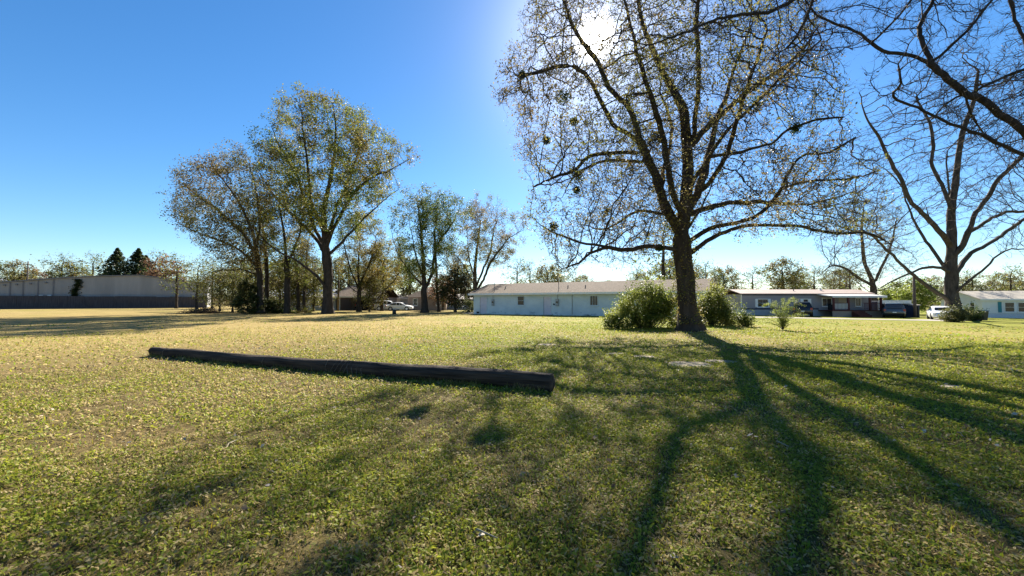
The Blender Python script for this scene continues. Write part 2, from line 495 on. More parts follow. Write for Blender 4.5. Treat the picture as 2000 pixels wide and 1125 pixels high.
def tubes(X, par, rad, sel, rmin):
    """tube meshes along every chain of the skeleton, selected nodes only"""
    n = len(X); best = np.full(n, -1); br = np.full(n, -1.0)
    for i in range(n):
        p = par[i]
        if p >= 0 and rad[i] > br[p]: br[p] = rad[i]; best[p] = i
    V, Fq, base = [], [], 0
    for i in range(n):
        p = par[i]
        if p >= 0 and best[p] == i: continue             # not the start of a chain
        ch = [i]; k = best[i]
        while k >= 0: ch.append(k); k = best[k]
        if p >= 0: ch = [p] + ch
        own = [c for c in ch[1:] if sel[c] and rad[c] >= rmin] if p >= 0 else [c for c in ch if sel[c] and rad[c] >= rmin]
        if not own: continue
        if par[own[0]] >= 0: own = [par[own[0]]] + own
        if len(own) < 2: continue
        pts = X[own]; rr = rad[own].copy()
        if par[own[0]] >= 0 and own[0] != ch[0] or p >= 0: rr[0] = min(rr[0], rr[1] * 1.25)
        m = 12 if rr.max() > 0.18 else 7 if rr.max() > 0.06 else 5 if rr.max() > 0.03 else 3
        t = np.gradient(pts, axis=0); t /= np.linalg.norm(t, axis=1)[:, None] + 1e-9
        ref = np.array((1.0, 0.2, 0.1)) if abs(t[0, 0]) < 0.7 else np.array((0.1, 1.0, 0.2))
        u = np.cross(t, ref); u /= np.linalg.norm(u, axis=1)[:, None] + 1e-9
        w = np.cross(t, u)
        th = np.arange(m) * 2 * math.pi / m
        lump = 1 + (0.10 * np.sin(3 * th[None] + pts[:, 2:3] * 1.1) + 0.07 * np.sin(5 * th[None] - pts[:, 2:3] * 2.3) if m == 12 else 0)
        ring = pts[:, None] + (u[:, None] * np.cos(th)[None, :, None] + w[:, None] * np.sin(th)[None, :, None]) * (rr[:, None] * lump)[..., None] if m == 12 else \
            pts[:, None] + (u[:, None] * np.cos(th)[None, :, None] + w[:, None] * np.sin(th)[None, :, None]) * rr[:, None, None]
        L = len(own); ii = np.arange(L * m).reshape(L, m) + base
        Fq.append(np.stack([ii[:-1], np.roll(ii[:-1], -1, 1), np.roll(ii[1:], -1, 1), ii[1:]], -1).reshape(-1, 4))
        V.append(ring.reshape(-1, 3)); base += L * m
    if not V: return None
    return np.concatenate(V), np.concatenate(Fq)

def twigs(X, par, rad, rmax, per, length, r, up=0.25, thick=0.006, bend=0.35, sub=3):
    c = np.where((rad < rmax) & (par >= 0))[0]
    c = np.repeat(c, per); n = len(c)
    d = X[c] - X[par[c]]; d /= np.linalg.norm(d, axis=1)[:, None] + 1e-9
    d = d * 0.7 + r.normal(0, 0.65, (n, 3)); d[:, 2] += up
    d /= np.linalg.norm(d, axis=1)[:, None]
    L = length * (0.45 + r.random(n) * 0.9)
    p0 = X[c] + (X[par[c]] - X[c]) * r.random((n, 1))
    b = r.normal(0, bend, (n, 3)); d2 = d + b; d2[:, 2] += 0.1; d2 /= np.linalg.norm(d2, axis=1)[:, None]
    p1 = p0 + d * L[:, None] * 0.5; p2 = p1 + d2 * L[:, None] * 0.5
    u = np.cross(d, r.normal(0, 1, (n, 3))); u /= np.linalg.norm(u, axis=1)[:, None] + 1e-9
    w = np.cross(d, u); V = []
    for p, k in ((p0, 1.0), (p1, 0.7)):
        for a in (0, 2.094, 4.189): V.append(p + (u * math.cos(a) + w * math.sin(a)) * thick * k)
    V.append(p2)
    V = np.stack(V, 1); o = np.arange(n)[:, None] * 7
    q = np.concatenate([o + np.array(f) for f in ((0, 1, 4, 3), (1, 2, 5, 4), (2, 0, 3, 5))])
    t = np.concatenate([o + np.array(f) for f in ((3, 4, 6), (4, 5, 6), (5, 3, 6))])
    V = V.reshape(-1, 3)
    if sub:                                              # finer twigs branching off the twigs
        c2 = np.repeat(np.arange(n), sub); m = len(c2); f = r.random((m, 1))
        s0 = np.where(f < 0.5, p0[c2] + (p1 - p0)[c2] * f * 2, p1[c2] + (p2 - p1)[c2] * (f * 2 - 1))
        e = d2[c2] * 0.8 + r.normal(0, 0.6, (m, 3)); e[:, 2] += up * 0.6; e /= np.linalg.norm(e, axis=1)[:, None]
        s1 = s0 + e * (L[c2] * (0.3 + 0.4 * r.random(m)))[:, None]
        W = np.stack([s0 + u[c2] * thick * .6, s0 - u[c2] * thick * .3 + w[c2] * thick * .5, s0 - u[c2] * thick * .3 - w[c2] * thick * .5, s1], 1)
        o = len(V) + np.arange(m)[:, None] * 4
        t = np.concatenate([t] + [o + np.array(g_) for g_ in ((0, 1, 3), (1, 2, 3), (2, 0, 3))])
        V = np.concatenate([V, W.reshape(-1, 3)])
        P3 = np.concatenate([np.stack([p0, p1, p2], 1), np.stack([s0, (s0 + s1) / 2, s1], 1)])
    else: P3 = np.stack([p0, p1, p2], 1)
    return V, q, t, P3

def leaves(cent, size, r, flat=0.3, aspect=0.55):
    n = len(cent)
    nrm = r.normal(0, 1, (n, 3)); nrm[:, 2] = np.abs(nrm[:, 2]) + flat; nrm /= np.linalg.norm(nrm, axis=1)[:, None]
    u = np.cross(nrm, r.normal(0, 1, (n, 3))); u /= np.linalg.norm(u, axis=1)[:, None] + 1e-9
    w = np.cross(nrm, u); s = size * (0.6 + 0.8 * r.random((n, 1)))
    V = np.stack([cent - u * s * 0.5, cent + w * s * aspect * 0.5 + nrm * s * 0.08, cent + u * s * 0.5, cent - w * s * aspect * 0.5 + nrm * s * 0.08], 1)
    return V.reshape(-1, 3), np.arange(n * 4).reshape(n, 4)

def leafcols(cent, pal, r, patch=0.35, jitter=0.25, seed=0):
    pal = np.array(pal); k = len(pal)
    t = fbm(cent[:, 0] * patch + cent[:, 1] * patch * 0.7 + 50, cent[:, 2] * patch + cent[:, 1] * patch * 0.4 + 50, seed, 3)
    t = np.clip((t - 0.3) / 0.4 + r.normal(0, 0.18, len(cent)), 0, 0.999) * (k - 1)
    i = t.astype(int); f = (t - i)[:, None]
    c = pal[i] * (1 - f) + pal[np.minimum(i + 1, k - 1)] * f
    return np.repeat(c * (1 + r.normal(0, jitter, (len(cent), 1))).clip(0.4, 1.7), 4, 0)

OLIVE = [(0.15, 0.12, 0.035), (0.19, 0.175, 0.035), (0.16, 0.185, 0.03), (0.10, 0.135, 0.025)]
BROWN = [(0.16, 0.115, 0.055), (0.21, 0.165, 0.06), (0.20, 0.18, 0.05), (0.16, 0.165, 0.04)]
GREENL = [(0.13, 0.13, 0.035), (0.12, 0.155, 0.035), (0.09, 0.13, 0.03)]
LIME = [(0.24, 0.25, 0.04), (0.22, 0.27, 0.05), (0.17, 0.22, 0.04)]
DARK = [(0.035, 0.055, 0.02), (0.05, 0.075, 0.025), (0.04, 0.05, 0.02)]
RUST = [(0.16, 0.085, 0.05), (0.20, 0.11, 0.055), (0.15, 0.10, 0.05)]

SK = {}
def make_tree(name, label, limbs, env, R0, seed, base=None, r0=0.012, step=0.4, di=3.0, dk=0.7, nleaf=3, lsize=0.07, pal=BROWN,
              tw_per=2, tw_len=0.6, tw_r=0.03, bark='bark', group=None, split=True, wig=0.25, up=0.05, flare=0.6, thick=0.006, cat='tree', leaf_spread=0.12, bare=0.0, tw_sub=3, limb_k=0.0125, trunk_r=None):
    r = np.random.default_rng(seed)
    X, par, lid, frac = grow(limbs, env, step, di, dk, r, wig, up=up)
    rad, nch = wood(X, par, lid, R0, r0, flare)
    for i, (k, f, ln) in enumerate(frac):               # a drawn limb is never thinner than its length asks for
        rad[i] = max(rad[i], min(0.6 * R0, limb_k * ln + 0.01) * (1 - 0.88 * f)) if k else max(rad[i], (trunk_r or R0) * (1 - 0.93 * f))
    b = np.array(base if base is not None else X[0])
    root = empty(name, b, label=label, cat=cat, group=group)
    X = X - b
    sk = len(SK); SK[sk] = X
    cut = 0.022 if split else 0.0
    ids = range(len(limbs)) if split else [None]
    for k in ids:
        sel = (lid == k) if k is not None else np.ones(len(X), bool)
        t = tubes(X, par, rad, sel, max(cut, r0 * 0.5))
        if t is not None:
            link('trunk' if not k else 'limb', npmesh(name + '_wood', t[0], t[1]), M[bark], root, True)
    if split:
        fine = rad < cut
        t = tubes(X, par, np.where(fine, rad, rad), fine, 0)
        if t is not None: tag(link('small_branch_growth', npmesh(name + '_branch', t[0], t[1]), M['twig'], root), kind='stuff')
    V, q, t3, pts = twigs(X, par, rad, tw_r, tw_per, tw_len, r, thick=thick, sub=tw_sub)
    tag(link('twig_growth', npmesh(name + '_twig', V, [q, t3]), M['twig'], root), kind='stuff')
    if nleaf > 0:
        m = len(pts); cnt = int(m * nleaf)
        pick = r.integers(0, m, cnt)
        if bare:
            cl = fbm(pts[:, 1, 0] * 0.4 + 9, pts[:, 1, 2] * 0.4 + pts[:, 1, 1] * 0.3, seed, 3)
            pick = pick[cl[pick] > np.quantile(cl, bare)]
        f = r.random((len(pick), 1))
        c = np.where(f < 0.4, pts[pick, 1] , pts[pick, 2]) + r.normal(0, leaf_spread, (len(pick), 3))
        LV, LF = leaves(c, lsize, r)
        tag(link('foliage', npmesh(name + '_leaf', LV, LF, leafcols(c, pal, r, seed=seed)), M['leaf'], root), kind='stuff')
    root['sk'] = sk
    return root

def px(pts, D, dz=0.0):                                  # limb drawn on the photo, drifting dz metres in depth to its end
    n = len(pts) - 1
    return [P(x, y, D + dz * (i / n)) for i, (x, y) in enumerate(pts)]

def mistletoe(parent, p, size, seed, name='mistletoe', pal=DARK):
    r = np.random.default_rng(seed); n = 260
    d = r.normal(0, 1, (n, 3)); d /= np.linalg.norm(d, axis=1)[:, None]
    c = d * size * r.random((n, 1)) ** 0.5
    LV, LF = leaves(c, 0.11, r); V, Fc = [LV], [LF]
    for k in range(14):                                  # its stems
        a = d[k] * size * 0.9; s = np.cross(a, (0.3, 0.5, 0.8)); s = s / (np.linalg.norm(s) + 1e-9) * 0.012
        o = sum(len(v) for v in V); V.append(np.array([-s, s, a + s * 0.3, a - s * 0.3])); Fc.append(np.array([[o, o + 1, o + 2, o + 3]]))
    V = np.concatenate(V); cols = np.tile(np.array(pal[0]), (len(V), 1)); cols[:len(LV)] = leafcols(c, pal, r, 1.0, seed=seed)
    o = tag(link(name, npmesh(name, V, Fc, cols), M['leaf'], parent), kind='stuff')
    K = SK[parent['sk']]; q = np.array(Vector(p) - parent.location)     # it grows on the nearest branch
    o.location = K[((K - q) ** 2).sum(1).argmin()] + np.array((0, 0, -size * 0.3))
    return o

# --- the great oak in the middle of the lawn
HD = 20.0
hb = G(1348, 647); HD = hb.y
hl = [
    [hb] + px([(1341, 590), (1338, 540), (1335, 490), (1334, 445), (1339, 400), (1343, 340), (1343, 284), (1338, 227)], HD) + px([(1331, 205), (1313, 172), (1295, 145), (1274, 92), (1256, 50), (1240, -30)], HD, 3),
    px([(1332, 462), (1312, 420), (1295, 380), (1276, 334), (1253, 281), (1242, 242), (1224, 210), (1189, 174), (1167, 124), (1150, 100), (1130, 68), (1105, 20), (1085, -40)], HD, 2.0),
    px([(1255, 287), (1228, 262), (1203, 249), (1182, 213), (1167, 178), (1150, 150), (1110, 130), (1060, 140), (1020, 150)], HD + 1.0, -2.5),
    px([(1252, 300), (1220, 298), (1180, 300), (1150, 305), (1128, 327), (1085, 345), (1045, 365)], HD + .8, -2.0),
    px([(1262, 318), (1230, 314), (1195, 313), (1160, 320), (1125, 340), (1100, 385)], HD + .6, 3.0),
    px([(1343, 290), (1356, 262), (1364, 199), (1366, 117), (1363, 53), (1365, -20), (1355, -90)], HD, -1.5),
    px([(1350, 285), (1384, 246), (1438, 199), (1500, 150), (1560, 105), (1600, 50)], HD, 2.5),
    px([(1342, 385), (1357, 348), (1377, 316), (1402, 277), (1438, 238), (1466, 213), (1500, 178), (1571, 107), (1605, 75)], HD, -2.5),
    px([(1393, 304), (1430, 300), (1466, 291), (1506, 281), (1540, 255), (1600, 235), (1650, 230)], HD - 0.8, -2.0),
    px([(1345, 472), (1384, 448), (1429, 437), (1490, 412), (1520, 378), (1536, 345), (1552, 318), (1574, 302), (1620, 296), (1670, 270)], HD, -3.0),
    px([(1533, 366), (1565, 356), (1603, 352), (1650, 348), (1691, 341), (1722, 325)], HD - 2.0, -1.5),
    px([(1344, 498), (1380, 472), (1418, 452), (1456, 440), (1532, 439), (1590, 446), (1640, 455), (1690, 457), (1735, 478)], HD, -2.5),
    px([(1334, 490), (1300, 484), (1266, 482), (1225, 486), (1190, 484), (1152, 494), (1129, 513), (1087, 528)], HD, -2.0),
    px([(1192, 484), (1160, 477), (1133, 473), (1099, 463), (1057, 440), (1036, 420)], HD - 1.3, 2.0),
    px([(1300, 418), (1272, 414), (1243, 414), (1205, 437), (1175, 446), (1140, 440)], HD, 3.5),
    px([(1345, 445), (1372, 400), (1392, 358), (1404, 322)], HD, 0.5),
    px([(1334, 450), (1345, 420), (1420, 395), (1500, 396), (1560, 398)], HD, 4.5),
    px([(1325, 440), (1290, 395), (1300, 330), (1310, 250), (1290, 180)], HD, 5.0),
    px([(1338, 420), (1375, 340), (1400, 240), (1430, 150), (1470, 40)], HD, 5.5),
    px([(1335, 430), (1310, 360), (1290, 250), (1250, 120), (1220, 0)], HD, -4.5),
    px([(1340, 400), (1400, 330), (1440, 230), (1500, 60)], HD, -4.5),
]
henv = [(1010, 60), (968, 140), (965, 200), (1005, 240), (1015, 320), (1050, 365), (1030, 420), (1055, 470), (1085, 545), (1180, 530), (1262, 512), (1320, 440), (1380, 470),
        (1450, 475), (1560, 470), (1660, 480), (1740, 490), (1735, 340), (1695, 250), (1665, 150), (1620, 40), (1580, -80), (1460, -170), (1250, -180), (1100, -90), (1030, -10)]
r_ = np.random.default_rng(5)
oak = make_tree('oak_tree', 'huge spreading oak with budding crown rising from leafy bushes on the lawn', hl,
                poly_env(henv, HD, 7.0, 11500, r_, core=(1340, 220)), 0.43, 7, base=hb, r0=0.0115, step=0.32, di=3.2, dk=0.44,
                nleaf=2.8, bare=0.42, lsize=0.098, pal=BROWN, tw_per=2, tw_len=0.62, tw_r=0.02, tw_sub=2, wig=0.2, flare=0.75, leaf_spread=0.09, thick=0.008)
for i, (x, y, s, dz) in enumerate([(1118, 340, 0.42, 0), (1276, 265, 0.36, 0), (1095, 205, 0.4, -0.5), (1072, 262, 0.22, -.5), (1180, 405, 0.28, 1.5), (1077, 425, 0.26, 0.5), (1470, 190, 0.42, -1.5),
                                   (1002, 153, 0.2, -1), (1550, 252, 0.28, -2.0), (1130, 372, 0.2, 1), (1110, 225, 0.26, 0), (1283, 490, 0.2, 0)]):
    mistletoe(oak, P(x, y, HD + dz), s, i + 40)

r = np.random.default_rng(61); n = 2600                    # leafy sprouts up the trunk and fork
z = r.random(n) ** 1.3 * 5.6 + 0.4; a = r.random(n) * 6.283
keep = fbm(a * 1.1 + 4, z * 0.9, 81, 3) > 0.47; z, a = z[keep], a[keep]
K = SK[oak['sk']]; tr = K[:16]
cxs = np.interp(z, tr[:, 2], tr[:, 0]); cys = np.interp(z, tr[:, 2], tr[:, 1])
q = 0.46 + np.abs(r.normal(0, 0.13, len(z))) + 0.25 * np.exp(-z)
c = np.stack([cxs + np.cos(a) * q, cys + np.sin(a) * q, z], 1)
LV, LF = leaves(c, 0.10, r)
tag(link('trunk_sprout_growth', npmesh('sprout_leaf', LV, LF, leafcols(c, BROWN[1:] + GREENL[:1], r, 1.0)), M['leaf'], oak), kind='stuff')

# --- the bare pecan on the right
pb = G(1860, 624); PD = pb.y
pl = [
    [pb] + px([(1858, 570), (1858, 526), (1858, 473), (1857, 438), (1858, 402), (1862, 377), (1869, 331), (1874, 288), (1882, 255), (1900, 205), (1910, 140)], PD, 1),
    px([(1856, 405), (1848, 377), (1840, 360), (1824, 324), (1823, 285), (1818, 250), (1790, 190)], PD, 2),
    px([(1856, 385), (1852, 355), (1851, 296)], PD),
    px([(1860, 420), (1872, 400), (1888, 376)], PD, -0.5),
    px([(1856, 478), (1842, 460), (1816, 434), (1787, 402), (1759, 352), (1738, 310), (1716, 265), (1695, 232), (1680, 180)], PD, -2),
    px([(1818, 436), (1809, 405), (1801, 390)], PD - .5),
    px([(1857, 540), (1846, 522), (1823, 487), (1787, 434), (1773, 402), (1759, 365), (1730, 330)], PD, 3),
    px([(1857, 596), (1846, 582), (1816, 562), (1773, 530), (1731, 487), (1702, 459), (1665, 450), (1630, 440)], PD, -3),
    px([(1856, 532), (1840, 525), (1809, 523), (1773, 537), (1731, 555), (1710, 565)], PD, -4),
    px([(1859, 500), (1874, 487), (1890, 455), (1908, 416), (1933, 381), (1958, 342), (1997, 304), (2060, 250)], PD, -2),
    px([(1890, 456), (1930, 431), (1965, 416), (2005, 412), (2070, 390)], PD - .5, 2),
    px([(1859, 540), (1875, 524), (1894, 498), (1951, 463), (2000, 427), (2060, 400)], PD, 4),
    px([(1860, 580), (1876, 562), (1915, 530), (1962, 495), (2005, 488), (2080, 470)], PD, -4),
]
penv = [(1640, 430), (1660, 330), (1650, 250), (1690, 150), (1760, 80), (1850, 40), (1950, 60), (2060, 130), (2130, 250), (2140, 400), (2100, 500), (2000, 520), (1930, 500), (1870, 440), (1800, 470), (1740, 560), (1690, 560), (1650, 500)]
pecan = make_tree('pecan_tree', 'bare forked pecan tree with sawn stubs standing over low shrubs and a dark bin', pl,
                  poly_env(penv, PD, 9.0, 4600, r_, core=(1870, 300)), 0.56, 17, base=pb, r0=0.016, step=0.55, di=4.2, dk=0.95,
                  nleaf=0.05, lsize=0.09, tw_per=2, tw_len=0.9, tw_r=0.03, wig=0.2, bark='bark_grey', thick=0.0115)

# --- the tree whose limbs hang into the picture from beyond the right edge
OD = 10.0
ob = GD(2235, OD)
ol = [
    [ob] + px([(2225, 560), (2215, 470), (2200, 390), (2190, 250), (2165, 100), (2130, -60), (2110, -220)], OD, 0.5),
    px([(2202, 400), (2110, 345), (2000, 302), (1933, 270), (1844, 235), (1773, 199), (1748, 185)], OD, -0.5),
    px([(2198, 370), (2080, 310), (2000, 256), (1933, 210), (1876, 174), (1827, 132), (1802, 114), (1727, 100), (1702, 82), (1656, 53), (1628, 43), (1585, 18), (1560, -20)], OD, 0.5),
    px([(2180, 60), (2080, 100), (2000, 135), (1933, 164), (1894, 181), (1855, 196), (1819, 235), (1784, 245), (1740, 240)], OD, 0.4),
    px([(1823, 122), (1862, 85), (1898, 50), (1940, 0), (1975, -60)], OD + .2, -0.6),
    px([(1823, 125), (1802, 85), (1795, 53), (1820, 0), (1830, -50)], OD + .2, 1),
    px([(1702, 84), (1727, 60), (1780, 0), (1800, -40)], OD + .3, -1),
    px([(2130, -100), (1950, -140), (1700, -75), (1600, -25), (1556, 0), (1489, 25), (1428, 28), (1395, 36), (1360, 53), (1317, 69), (1267, 85), (1224, 76), (1196, 86)], OD, -1),
    px([(1270, 85), (1240, 100), (1203, 106)], OD - .9, -.2),
    px([(1595, -22), (1585, 7), (1571, 39), (1535, 92), (1507, 114), (1480, 150)], OD - .6, .5),
    px([(1920, -120), (1960, -30), (1990, 50), (2010, 120)], OD - .3, -.5),
    px([(1880, 175), (1900, 230), (1950, 290)], OD, 0.8),
]
oenv = [(1190, 70), (1300, 40), (1420, 10), (1540, -60), (1800, -200), (2150, -300), (2300, -100), (2300, 150), (2200, 330), (2000, 330), (1850, 270), (1730, 250), (1700, 190), (1640, 110), (1560, 130), (1480, 170), (1470, 90), (1350, 90), (1210, 120)]
over = make_tree('pecan_tree', 'bare pecan whose long dark limbs reach over the lawn, its trunk clear of other trees', ol,
                 poly_env(oenv, OD, 2.2, 5200, r_, core=(1950, 60)), 0.17, 23, base=ob, trunk_r=0.34, limb_k=0.008, r0=0.0075, step=0.18, di=1.7, dk=0.29,
                 nleaf=0.04, lsize=0.05, tw_per=2, tw_len=0.34, tw_r=0.0125, tw_sub=2, wig=0.22, thick=0.005)

# --- the tall oak left of the middle and its neighbours
tb = G(640, 613); TD = tb.y
tl = [
    [tb] + px([(641, 560), (640, 518), (636, 478), (634, 440), (634, 400), (645, 350), (652, 310), (656, 250), (650, 200)], TD, 1),
    px([(637, 480), (620, 458), (593, 389), (576, 340), (549, 287), (530, 245)], TD, 2),
    px([(637, 485), (655, 440), (678, 398), (713, 358), (767, 327), (795, 310)], TD, -3),
    px([(640, 565), (625, 548), (584, 513), (531, 482), (496, 447), (460, 430)], TD, -4),
    px([(635, 460), (610, 400), (600, 330), (590, 250), (585, 190)], TD, -4),
    px([(636, 470), (660, 400), (690, 320), (710, 240)], TD, 4),
    px([(640, 500), (600, 450), (550, 400), (500, 330)], TD, 5),
    px([(640, 500), (690, 450), (740, 400), (780, 370)], TD, 5),
]
tenv = [(545, 190), (575, 168), (615, 178), (640, 192), (700, 208), (760, 255), (800, 288), (804, 325), (780, 352), (750, 420), (715, 470), (680, 470), (640, 440), (600, 470), (560, 450), (520, 400), (490, 335), (480, 275), (512, 228)]
make_tree('oak_tree', 'tallest oak of the grove, straight thick trunk and rounded olive leafy crown', tl,
          poly_env(tenv, TD, 9.5, 3000, r_, core=(640, 340)), 0.55, 31, base=tb, r0=0.016, step=0.7, di=5.5, dk=1.25,
          nleaf=8, lsize=0.22, pal=OLIVE, tw_per=2, tw_len=1.1, tw_r=0.04, wig=0.2, leaf_spread=0.26, thick=0.011, bare=0.25)
lb = G(509, 613); LD = lb.y + 1
ll = [
    [lb] + px([(508, 560), (505, 520), (497, 470), (480, 420), (450, 370), (420, 330)], LD, -1),
    px([(506, 525), (470, 490), (430, 470), (380, 450), (340, 430)], LD, -2),
    px([(500, 490), (505, 440), (500, 380), (490, 310)], LD, 2),
    px([(506, 540), (470, 525), (420, 530), (380, 545)], LD, -4),
    px([(503, 500), (460, 440), (410, 400), (360, 360)], LD, 4),
]
lenv = [(322, 408), (335, 345), (355, 308), (420, 292), (470, 278), (510, 320), (540, 400), (545, 480), (500, 520), (440, 560), (390, 555), (400, 500), (350, 450)]
make_tree('oak_tree', 'wide low oak leaning out over the field, dark bronze crown toward the metal shed', ll,
          poly_env(lenv, LD, 8.5, 2400, r_, core=(470, 420)), 0.36, 37, base=lb, r0=0.014, step=0.7, di=5.5, dk=1.2,
          nleaf=6.5, lsize=0.2, pal=[(0.14, 0.10, 0.035), (0.15, 0.13, 0.035), (0.11, 0.12, 0.028)], tw_per=2, tw_len=1.1, tw_r=0.035, wig=0.2, leaf_spread=0.26, thick=0.010, bare=0.2)

def small_tree(name, label, x, y, trunk, env, R0, seed, core, depth=5, natt=1000, **k):
    b = G(x, y); D = b.y
    limbs = [[b] + px(trunk[0], D, 0.5)] + [px(t, D, dz) for t, dz in trunk[1:]]
    kw = dict(r0=0.013, step=0.6, di=4.5, dk=1.0, nleaf=3.5, lsize=0.2, tw_per=2, tw_len=0.9, tw_r=0.03, leaf_spread=0.22, thick=0.009, bare=0.2, split=False)
    kw.update(k)
    return make_tree(name, label, limbs, poly_env(env, D, depth, natt, r_, core=core), R0, seed, base=b, **kw)

small_tree('oak_tree', 'slim twin of the leaning oak, standing right behind its trunk', 521, 611, [[(521, 560), (520, 500), (512, 440), (505, 390)]],
           [(440, 470), (470, 380), (520, 350), (560, 400), (570, 490), (520, 520), (460, 520)], 0.26, 51, (515, 450), pal=OLIVE)
small_tree('oak_tree', 'stout straight oak trunk between the slim oak and the grey house', 561, 612, [[(561, 570), (560, 520), (555, 460), (545, 400)], ([(560, 520), (580, 470), (590, 420)], 1)],
           [(500, 480), (520, 390), (560, 350), (610, 380), (620, 460), (600, 540), (540, 550)], 0.36, 53, (560, 470), pal=OLIVE)
small_tree('oak_tree', 'thin leaning oak in front of the grey house, left of a straight thin one', 584, 610, [[(582, 575), (579, 530), (572, 480)]],
           [(540, 500), (560, 440), (600, 440), (610, 510), (580, 560), (545, 550)], 0.2, 57, (578, 500), pal=BROWN, natt=350)
small_tree('oak_tree', 'thin straight oak beside the tallest oak, in front of the grey house', 595, 610, [[(594, 570), (598, 520), (602, 470)]],
           [(570, 500), (580, 440), (620, 430), (625, 500), (615, 560), (580, 560)], 0.2, 59, (600, 500), pal=OLIVE, natt=350)
small_tree('maple_tree', 'slender vase shaped tree in front of the open carport', 701, 608.5, [[(701, 580), (701, 555), (700, 520), (703, 470)], ([(701, 565), (685, 530), (672, 480), (665, 440)], -2), ([(701, 560), (720, 520), (735, 470)], 2), ([(701, 575), (670, 545), (655, 525)], -1), ([(701, 570), (730, 545), (745, 530)], 2)],
           [(645, 520), (655, 450), (690, 410), (730, 405), (755, 440), (760, 520), (730, 560), (700, 540), (665, 555)], 0.3, 61, (702, 490), pal=OLIVE, nleaf=6)
small_tree('maple_tree', 'low bushy amber leaved tree beside the white parked vehicles', 746, 607.5, [[(746, 585), (748, 560), (750, 520)], ([(744, 585), (735, 565), (725, 545)], -2), ([(748, 570), (770, 545), (780, 530)], 1)],
           [(690, 545), (700, 490), (740, 465), (785, 480), (800, 530), (790, 570), (750, 580), (705, 575)], 0.24, 67, (747, 530), pal=[(0.22, 0.15, 0.03), (0.20, 0.165, 0.035), (0.12, 0.125, 0.03)], nleaf=7)
small_tree('elm_tree', 'dark trunked forked tree with green topped crown in front of the beige house', 829, 610.5, [[(829, 580), (828, 550), (826, 500), (822, 440), (815, 390)], ([(831, 565), (845, 530), (850, 490), (865, 460), (890, 430)], 1), ([(828, 560), (800, 530), (775, 490), (765, 450)], -2), ([(828, 545), (812, 500), (800, 440)], 2)],
           [(755, 480), (760, 400), (800, 360), (850, 360), (900, 375), (925, 410), (905, 470), (870, 530), (830, 540), (790, 560)], 0.42, 71, (835, 450), natt=1300, pal=GREENL, nleaf=8)
small_tree('elm_tree', 'thin single stemmed tree close beside the dark forked tree', 857, 609.5, [[(855, 580), (853, 540), (850, 500), (848, 450)]],
           [(835, 480), (840, 400), (870, 370), (890, 400), (880, 470), (860, 510)], 0.19, 73, (858, 440), natt=300, pal=GREENL)
small_tree('oak_tree', 'pale budding vase shaped oak at the end of the long blue building', 928, 606, [[(929, 580), (928, 555), (928, 520), (933, 470), (940, 420)], ([(929, 572), (945, 545), (960, 510), (990, 470), (1020, 450)], -2), ([(928, 560), (905, 520), (890, 500)], -2), ([(928, 550), (915, 500), (912, 450)], 2), ([(929, 562), (955, 500), (965, 440)], 2), ([(927, 570), (900, 545), (870, 525)], 1)],
           [(865, 520), (880, 430), (900, 390), (950, 365), (1000, 385), (1040, 430), (1030, 480), (990, 520), (950, 530), (930, 510), (890, 540)], 0.48, 79, (945, 450), depth=7, natt=1300, pal=BROWN, nleaf=6, bark='bark_grey')
small_tree('oak_tree', 'bare tree with dense upswept twigs and a nest in front of the porch', 1709, 613, [[(1707, 580), (1704, 550), (1688, 510), (1683, 450), (1688, 400)], ([(1708, 552), (1722, 520), (1738, 487), (1752, 430)], 1), ([(1706, 560), (1660, 530), (1625, 520), (1600, 540)], -2), ([(1708, 570), (1740, 560), (1770, 545)], -2), ([(1708, 575), (1690, 565), (1670, 550)], -1)],
           [(1585, 540), (1590, 440), (1640, 390), (1700, 378), (1760, 400), (1795, 460), (1800, 540), (1760, 575), (1710, 540), (1640, 575)], 0.48, 83, (1695, 490), depth=6, natt=2300, nleaf=0.5, lsize=0.14, dk=0.65, step=0.5, bark='bark_grey', thick=0.011, bare=0.0)
mt = [o for o in COL.objects if o.get('label', '').startswith('bare tree with dense upswept')][0]
mistletoe(mt, P(1695, 376, mt.location.y), 0.5, 91, 'nest', RUST)

# ------------------------------------------------------------------ distant trees: a few kinds, each copied and placed
def proto(name, label, prof, R0, seed, trunk_h, natt, group, **k):
    r = np.random.default_rng(seed)
    limbs = [[Vector((0, 0, 0)), Vector((0.05, 0, trunk_h * 0.5)), Vector((0.1, 0.05, trunk_h)), Vector((0, 0.1, prof[-1][0] * 0.75))]]
    kw = dict(base=(0, 0, 0), r0=0.018, step=0.7, di=5, dk=1.1, nleaf=2.0, lsize=0.36, tw_per=2, tw_len=1.1, tw_r=0.05, leaf_spread=0.3, thick=0.014, split=False)
    kw.update(k)
    return make_tree(name, label, limbs, prof_env(prof, natt, r), R0, seed, group=group, **kw)

def place(root, spots, labels=None):
    for i, s in enumerate(spots):
        x, D, h = s
        o = root if i == 0 else copy_tree(root)
        p = GD(x, D); o.location = p; k = h / root['h']; o.scale = (k, k, k); o.rotation_euler.z = (x * 0.37) % 6.28
        if labels: o['label'] = labels[i]
        else:
            where = 'behind the metal shed' if x < 400 else 'behind the houses beyond the grove' if x < 900 else 'behind the long blue building' if x < 1440 else 'behind the grey mobile home' if x < 1700 else 'behind the white house'
            o['label'] = root['kind_words'] + ' ' + where

